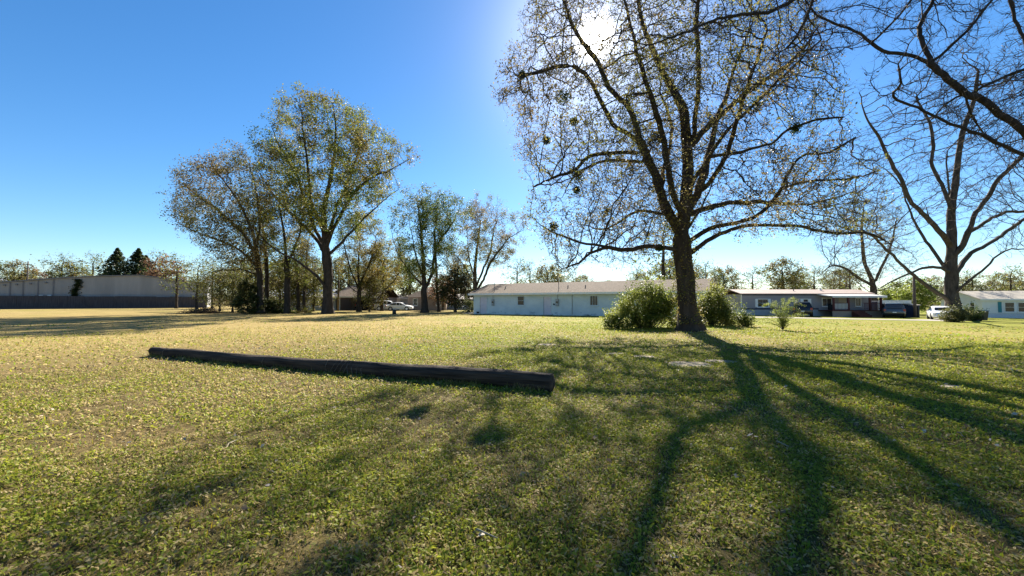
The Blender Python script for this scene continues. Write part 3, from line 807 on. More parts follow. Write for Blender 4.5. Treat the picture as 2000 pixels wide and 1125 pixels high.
def conifer(name, label, h, seed):
    r = np.random.default_rng(seed); n = 5200
    root = empty(name, (0, 0, 0), label=label, cat='tree', group='dark conifers behind the metal shed'); root['h'] = h
    MB().tube([(0, 0, 0), (0.05, 0, h * 0.5), (0, 0, h)], [0.26, 0.15, 0.03], 7).obj('trunk', M['bark'], root, True)
    z = h * (0.06 + 0.94 * r.random(n) ** 1.2); a = r.random(n) * 6.283
    tier = 0.45 + 0.55 * np.abs(np.sin(z * 2.6 + np.sin(a * 3) * 1.4)); Rm = np.minimum((h - z) * 0.52, h * 0.30) * tier * (0.55 + 1.5 * fbm(a * 1.8, z * 0.7, seed)) + 0.2
    q = np.sqrt(r.random(n)) * Rm
    c = np.stack([np.cos(a) * q, np.sin(a) * q, z - q * 0.18], 1)
    V, Fc = leaves(c, 0.6, r, 0.6)
    tag(link('foliage', npmesh('conifer_leaf', V, Fc, leafcols(c, DARK, r, 0.6, seed=seed)), M['leaf'], root), kind='stuff')
    return root

g_b = 'distant budding trees'
bare = proto('background_tree', 'far bare twiggy tree along the skyline', [(3, 1.0), (5, 3.2), (8, 4.2), (11, 3.2), (13, 1.0)], 0.24, 101, 3, 520, g_b, nleaf=0.5, pal=OLIVE, thick=0.016)
bare['h'] = 13.0; bare['kind_words'] = 'far bare twiggy tree'
place(bare, [(345, 92, 13.5), (300, 120, 18), (180, 125, 18), (118, 115, 16.5), (1245, 70, 8.5), (1470, 78, 9.5), (1590, 88, 11), (1660, 82, 10.5), (1975, 62, 8.5), (385, 80, 11), (1035, 72, 9.5), (1120, 78, 8), (1380, 74, 10), (2050, 60, 9), (650, 85, 12), (1297, 60, 15.5), (1010, 80, 11), (1090, 84, 10.5), (230, 118, 14), (415, 95, 12), (1900, 85, 10)])
budding = proto('budding_tree', 'far rounded tree with soft tan and olive spring leaves', [(2.5, 1.2), (4, 3.4), (7, 4.6), (10, 3.6), (12, 1.2)], 0.28, 103, 2.5, 700, 'distant rounded trees', nleaf=4, pal=[(0.17, 0.13, 0.05), (0.17, 0.165, 0.05), (0.12, 0.14, 0.04)], bare=0.15)
budding['h'] = 12.0; budding['kind_words'] = 'far rounded tree with tan and olive spring leaves'
place(budding, [(1530, 82, 11.5), (1640, 95, 10.5), (25, 120, 14.5), (135, 118, 13.5), (1070, 66, 8.0), (1340, 80, 10.5), (1560, 100, 9.5), (680, 88, 12), (800, 85, 11.5), (745, 95, 13), (470, 90, 12), (550, 95, 12.5), (610, 90, 12), (715, 82, 9), (900, 92, 11), (1250, 82, 8), (1140, 90, 8), (1310, 75, 10), (1820, 95, 9), (1880, 90, 8.5), (1960, 85, 9), (1190, 85, 6.5), (1985, 75, 6.5), (870, 85, 7.5), (1415, 62, 7.5)])
rust = proto('rusty_tree', 'round rusty brown tree between the dark conifers and the metal shed', [(1.5, 1.5), (3, 3.6), (6, 4.2), (8.5, 2.8), (10, 0.8)], 0.22, 105, 2, 380, 'rusty distant trees', nleaf=4, pal=RUST)
rust['h'] = 10.0
place(rust, [(322, 112, 14.0), (865, 70, 6.5), (60, 125, 12)], ['round rusty brown tree between the dark conifers and the metal shed', 'rusty low tree next to the dark evergreen by the blue building', 'rusty brown tree beside the crossarm pole'])
lime = proto('lime_tree', 'bright lime green tree behind the open carport and pole', [(0.8, 1.5), (2, 3.0), (4, 3.3), (6, 2.4), (7.5, 0.8)], 0.18, 107, 1.5, 380, None, nleaf=6, pal=LIME)
lime['h'] = 7.5
place(lime, [(1788, 66, 6.2), (1748, 74, 6.0)], ['bright lime green tree behind the open carport and pole', 'lime green tree mostly hidden behind the bare nest tree'])
ever = proto('evergreen_tree', 'dark spreading evergreen beside the end of the blue building', [(0.9, 1.4), (2, 2.9), (4, 2.8), (5.5, 1.6), (6.5, 0.4)], 0.16, 109, 1.0, 420, None, nleaf=8, pal=[(0.035, 0.045, 0.018), (0.05, 0.055, 0.02), (0.075, 0.06, 0.025)], lsize=0.3)
ever['h'] = 6.5
place(ever, [(890, 58, 6.6), (1945, 66, 4.6), (1915, 70, 5.0), (2010, 64, 4.4)], ['dark spreading evergreen beside the end of the blue building', 'dark evergreen rising behind the white house roof', 'dark evergreen between the pecan trunk and the white house', 'dark evergreen behind the far end of the white house'])
under = proto('understory_tree', 'leafy understory tree', [(0.6, 1.2), (1.6, 2.6), (3.5, 3.0), (5.5, 2.2), (7, 0.7)], 0.13, 113, 1.2, 420, 'understory trees in the grove', nleaf=6, lsize=0.24, pal=[(0.10, 0.085, 0.03), (0.13, 0.12, 0.03), (0.09, 0.105, 0.025)])
under['h'] = 7.0
place(under, [(455, 57, 6.5), (545, 60, 8.0), (612, 62, 7.5), (580, 59, 6.0), (722, 63, 6.0), (430, 66, 7.5), (500, 64, 9.0)],
      ['bronze understory tree beside the tall conical shrub', 'bronze understory tree between the slim oak and the stout oak', 'small leafy tree hidden close behind the tallest oak trunk', 'low leafy tree behind the thin leaning oak', 'small leafy tree between the vase shaped tree and the amber one', 'leafy tree at the end of the metal shed fence', 'tallest bronze understory tree behind the leaning oak'])
con = conifer('conifer_tree', 'dark pointed conifer behind the metal shed, left of its pair', 15.0, 111)
place(con, [(226, 112, 17.0), (268, 114, 17.2), (283, 117, 15.5), (212, 116, 12)], ['dark broad conifer behind the metal shed ridge', 'dark pointed conifer, tallest behind the metal shed', 'slim conifer tip close behind the tallest conifer', 'short conifer at the foot of the broad conifer'])

# far wood along the horizon: one mass
r = np.random.default_rng(131); n = 28000
a = r.uniform(-62, 62, n); D = r.uniform(135, 200, n); x = np.tan(np.radians(a)) * D
hh = (1.5 + 5.0 * fbm(a * 0.55, a * 0 + 2, 9, 4)) * (0.75 + 0.5 * vnoise(a * 2.2, D * 0.1, 3))
z = hh * r.random(n) ** 0.8
c = np.stack([x, D, z], 1)
V, Fc = leaves(c, 1.2, r, 0.2, 0.7)
woods = tag(link('distant_woods', npmesh('distant_woods', V, Fc, leafcols(c, [(0.11, 0.075, 0.045), (0.12, 0.105, 0.05), (0.08, 0.09, 0.035)], r, 0.08)), M['leaf']), 'far strip of brown and green woods on the horizon', 'woods', kind='stuff')

# ------------------------------------------------------------------ bushes
def bush(name, label, lobes, nleaf, lsize, pal, seed, base, stems=14, group=None, m='bushleaf', flat=0.5, cat='bush'):
    """lobes: (x, y, z, rx, ry, rz) ellipsoids round base; leaves sit in clumps on arching stems"""
    r = np.random.default_rng(seed)
    root = empty(name, base, label=label, cat=cat, group=group)
    w = np.array([l[3] * l[4] * l[5] for l in lobes]) ** 0.75; w /= w.sum()
    ncl = max(30, nleaf // 55); pick = r.choice(len(lobes), ncl, p=w); L = np.array(lobes)[pick]
    d = r.normal(0, 1, (ncl, 3)); d /= np.linalg.norm(d, axis=1)[:, None]
    cl = L[:, :3] + d * L[:, 3:] * (0.45 + 0.55 * r.random((ncl, 1)) ** 0.5)
    cl[:, 2] = np.maximum(cl[:, 2], 0.08)
    k = r.integers(0, ncl, nleaf); sp = np.minimum(0.17, L[k, 3:].min(1) * 0.3)[:, None]
    spd = d * 0.8 + r.normal(0, 0.3, (ncl, 3)); spd[:, 2] += 0.45; spl = r.random(ncl) ** 2 * 0.6 + 0.12
    c = cl[k] + spd[k] * (spl[k] * r.uniform(-0.35, 1, nleaf))[:, None] + r.normal(0, 1, (nleaf, 3)) * sp * 0.6; c[:, 2] = np.abs(c[:, 2]) + 0.02
    V, Fc = leaves(c, lsize, r, flat)
    tag(link('foliage', npmesh(name + '_leaf', V, Fc, leafcols(c, pal, r, 1.2, seed=seed)), M[m], root), kind='stuff')
    mb = MB()
    for q in r.choice(ncl, min(ncl, stems * 4), replace=False):
        e = Vector(cl[q]); s = Vector((e.x * 0.45 + r.normal(0, 0.08), e.y * 0.45 + r.normal(0, 0.08), 0))
        mid = s.lerp(e, 0.5) + Vector((0, 0, 0.12 * e.z))
        mb.tube([s, mid, e], [0.013, 0.009, 0.004], 4, False)
    tag(mb.obj('stem', M['twig'], root), kind='stuff')
    return root

PRIV = [(0.07, 0.10, 0.02), (0.14, 0.175, 0.03), (0.28, 0.30, 0.06)]
b1 = G(1258, 641)
bush('privet_bush', 'largest glossy leaved bush against the left of the huge oak trunk', [(0, 0, 1.1, 1.3, 1.1, 1.15), (0.75, 0.3, 1.45, 0.8, 0.9, 1.0), (-1.15, -0.1, 0.65, 0.85, 0.8, 0.7), (-1.75, 0, 0.35, 0.5, 0.6, 0.4), (1.3, 0.5, 1.3, 0.6, 0.7, 1.0), (1.85, 0.1, 0.8, 0.5, 0.6, 0.8)], 34000, 0.095, PRIV, 201, b1, 20)
b2 = G(1398, 636)
bush('privet_bush', 'glossy yellow green bush on the right side of the huge oak trunk', [(0, 0.1, 1.0, 0.85, 0.8, 1.05), (0.1, 0.2, 1.75, 0.55, 0.55, 0.6), (-0.5, 0.3, 0.8, 0.5, 0.6, 0.7), (0.5, 0, 0.6, 0.6, 0.6, 0.6), (-0.85, 0.1, 0.6, 0.4, 0.5, 0.6), (1.0, 0.2, 0.35, 0.5, 0.5, 0.35)], 18000, 0.095, [(0.12, 0.145, 0.03), (0.18, 0.20, 0.04), (0.24, 0.25, 0.06)], 203, b2, 14)
b3 = G(1456, 638)
bush('privet_bush', 'smallest bush at the oak, low and round beyond the yellow green one', [(0, 0, 0.35, 0.40, 0.4, 0.36)], 2600, 0.09, PRIV, 205, b3, 7)
b4 = G(1862, 629)
bush('shrub', 'low loose shrub in front of the bare pecan trunk', [(0, 0, 0.5, 0.95, 0.6, 0.5), (0.6, 0.1, 0.6, 0.6, 0.5, 0.55)], 7000, 0.11, [(0.10, 0.11, 0.04), (0.15, 0.15, 0.05), (0.19, 0.17, 0.07)], 207, b4, 14)
b5 = G(1898, 627)
bush('shrub', 'dark green shrub between the loose shrub and the black bin', [(0, 0, 0.55, 0.6, 0.5, 0.55)], 4500, 0.11, [(0.05, 0.08, 0.025), (0.09, 0.12, 0.03)], 209, b5, 10)
b6 = G(482, 613)
bush('evergreen_shrub', 'tall dark conical evergreen shrub at the foot of the leaning oak', [(0, 0, 1.1, 1.5, 1.4, 1.2), (-0.2, 0, 2.6, 1.2, 1.1, 1.4), (-0.3, 0.2, 3.9, 0.8, 0.8, 1.0), (1.2, 0, 0.7, 1.0, 0.9, 0.8)], 9000, 0.2, [(0.04, 0.06, 0.02), (0.07, 0.085, 0.025), (0.10, 0.095, 0.03)], 211, b6, 16, m='leaf')
b7 = G(540, 612)
bush('evergreen_shrub', 'low dark shrub between the leaning oaks and the stout oak', [(0, 0, 0.7, 1.0, 0.9, 0.8), (-0.9, 0, 0.9, 0.8, 0.8, 0.9)], 4200, 0.19, [(0.05, 0.07, 0.02), (0.10, 0.11, 0.03)], 213, b7, 10, m='leaf')
b8 = GD(918, 52)
bush('shrub', 'small pale shrub against the end wall of the blue building', [(0, 0, 0.9, 0.6, 0.6, 0.9)], 1500, 0.16, [(0.14, 0.16, 0.06), (0.2, 0.2, 0.08)], 215, b8, 8, m='leaf')
for i, (x, y, s, lab) in enumerate([(600, 611, 0.6, 'low weeds at the foot of the thin straight oak'), (575, 612, 0.5, 'low weeds around the stout oak trunk')]):
    bush('weed_clump', lab, [(0, 0, 0.35 * s, 1.4 * s, 0.8 * s, 0.5 * s)], 900, 0.14, OLIVE, 217 + i, G(x, y), 6, m='leaf', cat='weeds')

# feathery sapling right of the oak
sb = G(1529, 645)
sap = empty('sapling', sb, label='feathery bright green sapling standing alone beside the oak bushes', cat='sapling')
r = np.random.default_rng(223); mb = MB(); cs = []
for k in range(26):
    a = r.random() * 6.283; up_ = 0.35 + 1.35 * r.random(); out = 0.3 + 1.0 * r.random() * (0.6 + up_ * 0.5)
    pts = [Vector((0, 0, 0.02)), Vector((math.cos(a) * out * 0.25, math.sin(a) * out * 0.25, up_ * 0.6)), Vector((math.cos(a) * out * 0.65, math.sin(a) * out * 0.65, up_)), Vector((math.cos(a) * out, math.sin(a) * out, up_ * 0.93))]
    cp = catmull(pts, 0.08); mb.tube(cp, [0.010 * (1 - 0.85 * i / len(cp)) for i in range(len(cp))], 4, False)
    for i, p in enumerate(cp[3:]):
        for _ in range(15): cs.append(p + r.normal(0, 1, 3) * (0.06, 0.06, 0.04))
tag(mb.obj('stem', M['twig'], sap), kind='stuff')
cs = np.array(cs); V, Fc = leaves(cs, 0.06, r, 0.6, 0.35)
tag(link('foliage', npmesh('sapling_leaf', V, Fc, leafcols(cs, [(0.20, 0.24, 0.05), (0.28, 0.32, 0.06)], r, 1)), M['leaf'], sap), kind='stuff')

# brush pile on the far lawn
bp = G(395, 612)
pile = empty('brush_pile', bp, label='heap of cut dead branches lying on the field before the metal shed', cat='brush pile')
mb = MB()
for k in range(150):
    x = r.normal(0, 1.15); a = r.normal(0, 0.7); L = 0.5 + r.random() * 1.3; h = max(0.03, (0.75 - abs(x) * 0.3) * r.random()); y = r.normal(0, 0.5)
    d = Vector((math.cos(a), math.sin(a) * 0.8, r.normal(0.05, 0.3))).normalized() * L
    p = Vector((x, y, h)); q = p + d; q.z = max(0.02, q.z); p = p - d * 0.3; p.z = max(0.02, p.z)
    mb.tube([p, p.lerp(q, .5) + Vector((0, 0, r.normal(0, 0.05))), q], [0.03 * r.random() + 0.012, 0.02, 0.006], 4, False)
tag(mb.obj('stick', M['bark'], pile), kind='stuff')
c = np.stack([r.normal(0, 1.2, 900), r.normal(0, 0.5, 900), np.abs(r.normal(0, 0.28, 900)) + 0.02], 1)
V, Fc = leaves(c, 0.14, r)
tag(link('dead_leaf_cover', npmesh('pile_leaf', V, Fc, leafcols(c, [(0.16, 0.09, 0.05), (0.20, 0.13, 0.07)], r, 1)), M['litter'], pile), kind='stuff')

# ------------------------------------------------------------------ the felled utility pole
pa, pc = G(300, 694), G(1078, 765)
r1, r2 = 0.125, 0.155
pole = empty('log', (pa + pc) / 2, label='long weathered dark pole log lying across the lawn', cat='log')
ax = (pc - pa); ax.z = 0; L = ax.length; pole.rotation_euler = (0, 0, math.atan2(ax.y, ax.x))
ns, nk = 70, 20; V, Fq = [], []
for i in range(ns + 1):
    s = i / ns; x = (s - 0.5) * L; rr = r1 + (r2 - r1) * s
    wx = pa + ax * s; zc = float(gz(wx.x, wx.y)) - pole.location.z + rr * 0.94
    sag = 0.012 * math.sin(s * 7)
    for k in range(nk):
        a = 2 * math.pi * k / nk
        q = rr * (1 + 0.05 * math.sin(3 * a + s * 14) + 0.035 * math.sin(7 * a + s * 31) - 0.05 * max(0, math.sin(11 * a + 2.5 * math.sin(s * 6))) ** 6)
        V.append((x, math.cos(a) * q + sag, zc + math.sin(a) * q))
for i in range(ns):
    for k in range(nk): Fq.append((i * nk + k, i * nk + (k + 1) % nk, (i + 1) * nk + (k + 1) % nk, (i + 1) * nk + k))
me = bpy.data.meshes.new('log_body'); me.from_pydata(V, [], Fq); me.update()
link('log_body', me, M['log'], pole, True)
for e, nm in ((0, 0), (ns, 1)):                          # sawn ends, a little dished
    ring = V[e * nk:(e + 1) * nk]; c = np.mean(ring, 0); sx = 0.004 if nm else -0.004
    vs = [tuple(c + np.array((sx * 6, 0, 0)))] + [tuple((np.array(q) - c) * 0.72 + c + (sx * 5, 0, 0)) for q in ring] + [tuple(np.array(q) + (sx * 0.2, 0, 0)) for q in ring]
    fs = [(0, 1 + k, 1 + (k + 1) % nk) for k in range(nk)] + [(1 + k, 1 + nk + k, 1 + nk + (k + 1) % nk, 1 + (k + 1) % nk) for k in range(nk)]
    me = bpy.data.meshes.new('cut_end'); me.from_pydata(vs, [], fs); me.update(); link('cut_end', me, M['logend'], pole, True)
for s, nm in ((0.065, 1), (0.40, 1), (0.585, 1)):        # ties round the pole
    i = int(s * ns); ring = [np.array(q) for q in V[i * nk:(i + 1) * nk]]; c = np.mean(ring, 0)
    mb = MB(); pts = [tuple((q - c) * 1.03 + c + (0.01 * math.sin(k), 0, 0)) for k, q in enumerate(ring)]
    mb.tube(pts + pts[:1], 0.006, 5, False); mb.obj('wire_tie', M['wire'], pole)
mb = MB()
for k in range(4):                                       # loose wire and dry vines over it
    x0 = (0.595 - 0.5) * L + 0.12 * k; h = 0.32
    mb.tube([(x0 - .1, -0.2, 0.03), (x0, -0.17, 0.2), (x0 + .05, 0.02, h), (x0 + 0.2 + 0.1 * k, 0.05, h + 0.08 - 0.05 * k), (x0 + .35, -0.18, 0.15), (x0 + .5, -0.3, 0.03)], 0.004, 4, False)
mb.obj('dry_vine', M['litter' if False else 'wire'], pole)

# ------------------------------------------------------------------ buildings
def window(par, x0, x1, z0, z1, y=0.0, frame='white', panes=(1, 2), pane='glass', sill=True, t=0.07):
    w = MB(); o = 0.05
    w.box(x0 - t, x0, y - o, y + 0.02, z0 - t, z1 + t); w.box(x1, x1 + t, y - o, y + 0.02, z0 - t, z1 + t)
    w.box(x0, x1, y - o, y + 0.02, z1, z1 + t); w.box(x0, x1, y - o, y + 0.02, z0 - t, z0)
    f = w.obj('window', M[frame], par)
    nx, nz = panes
    for i in range(nx):
        for j in range(nz):
            a, b = x0 + (x1 - x0) * i / nx, x0 + (x1 - x0) * (i + 1) / nx
            c, d = z0 + (z1 - z0) * j / nz, z0 + (z1 - z0) * (j + 1) / nz
            MB().box(a + 0.02, b - 0.02, y - 0.015 - 0.012 * j, y + 0.01, c + 0.02, d - 0.02).obj('pane', M[pane], f)
    MB().box(x0, x1, y - 0.008, y + 0.008, z0, z1).obj('mullion', M[frame], f)
    if sill: MB().box(x0 - 0.12, x1 + 0.12, y - 0.11, y - 0.052, z0 - t - 0.05, z0 - t + 0.01).obj('sill', M[frame], f)
    return f

def gable_roof(par, x0, x1, y0, y1, ze, zr, m, t=0.12, name='roof', fascia=None):
    ym = (y0 + y1) / 2
    o = MB().prism([(y0, ze), (ym, zr), (y1, ze), (y1, ze + t), (ym, zr + t), (y0, ze + t)], 'x', x0, x1).obj(name, M[m], par)
    if fascia:
        MB().box(x0, x1, y0 - 0.03, y0 - 0.002, ze - 0.1, ze + t + 0.01).obj('fascia', M[fascia], o)
    return o

# the long pale blue building
bl = GD(925, 49.5); BR = math.radians(-28)
blue = empty('blue_building', bl, BR, 'long pale blue block building with brown shingle roof behind the oak', 'building')
BLEN, BDEP = 26.3, 8.4
MB().box(0, BLEN, 0, BDEP, -0.6, 2.5).obj('wall', M['bluewall'], blue)
MB().prism([(0, 2.5), (BDEP / 2, 3.72), (BDEP, 2.5)], 'x', 0.002, 0.15).obj('gable', M['bluewall'], blue)
MB().prism([(0, 2.5), (BDEP / 2, 3.72), (BDEP, 2.5)], 'x', BLEN - .15, BLEN - .002).obj('gable', M['bluewall'], blue)
rf = gable_roof(blue, -0.5, BLEN + 0.5, -0.55, BDEP + 0.55, 2.45, 3.85, 'shingle', fascia='white')
def LB(x):
    u = (x - CX) / F; return (u * bl.y - bl.x) / (math.cos(BR) - u * math.sin(BR))
def ZB(x, y):
    l = LB(x); return EYE + (590 - y) * (bl.y + math.sin(BR) * l) / F - bl.z
def slab(par, name, m, x0, x1, z0, z1, y0=-0.03, y1=0.0):
    return MB().box(x0, x1, y0, y1, z0, z1).obj(name, M[m], par)
for (xa, xb) in ((938.5, 951), (1062.7, 1076.6)):
    a, b = LB(xa), LB(xb)
    d = slab(blue, 'door', 'pinkdoor', a, b, 0.06, 2.08, -0.045)
    slab(d, 'frame', 'darkgap', a - 0.05, a - 0.004, 0.02, 2.13, -0.03); slab(d, 'frame', 'bluewall', b + 0.004, b + 0.06, 0.02, 2.13, -0.06); slab(d, 'frame', 'bluewall', a, b, 2.084, 2.14, -0.06)
    hx = a + 0.08 if xa < 1000 else b - 0.08
    MB().tube([(hx, -0.1, 1.0), (hx, -0.046, 1.0)], 0.035, 8).obj('handle', M['meter'], d)
for (xa, xb, pn) in ((1011.4, 1023.5, (1, 2)), (1152.7, 1167, (3, 1)), (1217, 1229, (2, 1))):
    window(blue, LB(xa), LB(xb), 1.16, 2.18, 0.0, 'bluewall', pn)
for (xa, xb, mastx) in ((961.3, 965.6, 963.2), (1086, 1091.6, 1089.2)):
    a, b, mx_ = LB(xa), LB(xb), LB(mastx)
    q = slab(blue, 'meter_box', 'meter', a, b, 1.05, 1.85, -0.16, -0.002)
    MB().tube([((a + b) / 2, -0.22, 1.5), ((a + b) / 2, -0.16, 1.5)], 0.11, 10).obj('meter_glass', M['glass'], q)
    MB().tube([(mx_, -0.07, 1.85), (mx_, -0.07, 2.42)], 0.025, 6).obj('conduit', M['meter'], blue)
    MB().tube([(mx_, 0.3, 2.8), (mx_, 0.3, 3.9), (mx_ - .06, 0.24, 3.98)], 0.035, 6).obj('service_mast', M['seam'], blue)
MB().tube([(LB(1082), -0.06, 1.25), (LB(1082), -0.002, 1.25)], 0.10, 10).obj('vent', M['darkgap'], blue)
MB().tube([(LB(1117.6), -0.035, 0.1), (LB(1117.6), -0.035, 2.35)], 0.03, 6).obj('drain_pipe', M['meter'], blue)
slab(blue, 'vent', 'darkgap', LB(931), LB(936), 0.08, 0.3, -0.02)
for (x, s) in ((1100, 3.0), (1135, 3.3), (975, 3.1)):
    MB().tube([(LB(x), 1.6, 3.0), (LB(x), 1.6, 3.45)], 0.06, 7).obj('roof_vent', M['seam'], rf)
r = np.random.default_rng(241)
for k in range(34):                                      # flaked paint near the ground
    x = r.random() * 21; w = 0.08 + 0.4 * r.random() ** 2; z = 0.03 + 0.35 * r.random() ** 2
    pts = [(x + w * math.cos(t) * (0.7 + 0.5 * r.random()), z + 0.10 * math.sin(t) * (0.5 + r.random())) for t in np.linspace(0, 6.28, 9)[:-1]]
    MB().prism(pts, 'y', -0.006, 0.001).obj('bare_patch', M['blue_stain'], blue)
slab(blue, 'step', 'concrete', LB(1061), LB(1078), -0.15, 0.05, -0.5, -0.05); slab(blue, 'step', 'concrete', -1.3, -0.1, -0.15, 0.12, -0.3, 1.0)

# the mobile home with porch
mh = GD(1447, 50); mh.z = -0.12
home = empty('mobile_home', mh, math.radians(1.0), 'grey mobile home with white porch awning and rust brown roof', 'house')
def HX(x): return (x - 1447) / F * 50.0
HL = HX(1706)
MB().box(0, HL, 0.02, 4.3, -0.5, 0.70).obj('skirting', M['skirt'], home)
MB().box(0, HL, 0, 4.32, 0.70, 2.62).obj('wall', M['greysiding'], home)
slab(home, 'trim_band', 'navy', -0.01, HX(1600), 0.66, 0.86, -0.03, -0.003)
slab(home, 'corner_trim', 'white', -0.03, 0.1, 0.87, 2.6, -0.025, -0.003)
slab(home, 'eave_trim', 'navy', -0.05, HL, 2.48, 2.64, -0.02, -0.003)
rf = gable_roof(home, -0.25, HL + 0.2, -0.35, 4.65, 2.62, 3.22, 'pinkroof', 0.1)
MB().tube([(HX(1625), 1.6, 3.1), (HX(1625), 1.6, 3.45)], 0.12, 8).obj('roof_vent', M['white'], rf)
MB().tube([(HX(1565), 1.2, 3.0), (HX(1565), 1.2, 3.3)], 0.06, 8).obj('roof_vent', M['seam'], rf)
w = window(home, HX(1480), HX(1500), 1.02, 1.98, 0, 'white', (2, 2)); slab(w, 'shutter', 'white', HX(1475), HX(1479), 0.98, 2.04, -0.04); slab(w, 'shutter', 'white', HX(1501), HX(1505.6), 0.98, 2.04, -0.04)
w = window(home, HX(1570), HX(1579.5), 1.4, 1.98, 0, 'white', (1, 1)); slab(w, 'shutter', 'white', HX(1564.3), HX(1569), 1.35, 2.05, -0.04); slab(w, 'shutter', 'white', HX(1580.6), HX(1585.6), 1.35, 2.05, -0.04)
px0, px1 = HX(1597), HX(1701)
MB().prism([(-2.4, 2.30), (-0.02, 2.55), (-0.02, 2.62), (-2.4, 2.42)], 'x', px0, px1).obj('porch_awning', M['awning'], home)
slab(home, 'awning_fascia', 'white', px0, px1, 2.18, 2.43, -2.44, -2.402)
MB().box(px0 + 0.1, px1 - 0.1, -2.3, -0.03, 0.52, 0.62).obj('porch_deck', M['darkred'], home)
MB().box(px0 + 0.15, px1 - 0.15, -2.22, -2.12, -0.3, 0.52).obj('porch_skirt', M['brickbeige'], home)
for x in (1601.6, 1630, 1671, 1692):
    MB().box(HX(x) - 0.09, HX(x) + 0.09, -2.28, -2.1, 0.62, 2.32).obj('post', M['darkred'], home)
for a, b in ((1603, 1629), (1659, 1670), (1672, 1691)):
    rl = MB().box(HX(a), HX(b), -2.22, -2.16, 1.46, 1.54).obj('railing', M['darkred'], home)
    MB().box(HX(a), HX(b), -2.22, -2.16, 0.72, 0.78).obj('bottom_rail', M['darkred'], rl)
    for k in range(int((HX(b) - HX(a)) / 0.17)):
        x = HX(a) + 0.1 + k * 0.17; MB().box(x, x + 0.04, -2.21, -2.17, 0.78, 1.46).obj('baluster', M['white' if a < 1650 else 'darkred'], rl)
for k in range(4): MB().box(HX(1634), HX(1656), -2.32 - 0.28 * (k + 1), -2.32 - 0.28 * k, -0.3, 0.5 - 0.15 * k).obj('step', M['darkred'], home)
d = slab(home, 'door', 'beige', HX(1640), HX(1655), 0.72, 2.3, -0.05); MB().tube([(HX(1653), -0.1, 1.4), (HX(1653), -0.05, 1.4)], 0.04, 8).obj('handle', M['meter'], d)
for a, b in ((1608, 1626), (1674, 1684)): window(home, HX(a), HX(b), 1.1, 2.1, 0, 'white', (2, 1))
slab(home, 'porch_chair', 'binblack', HX(1611), HX(1615), 0.63, 1.3, -1.2, -0.6)

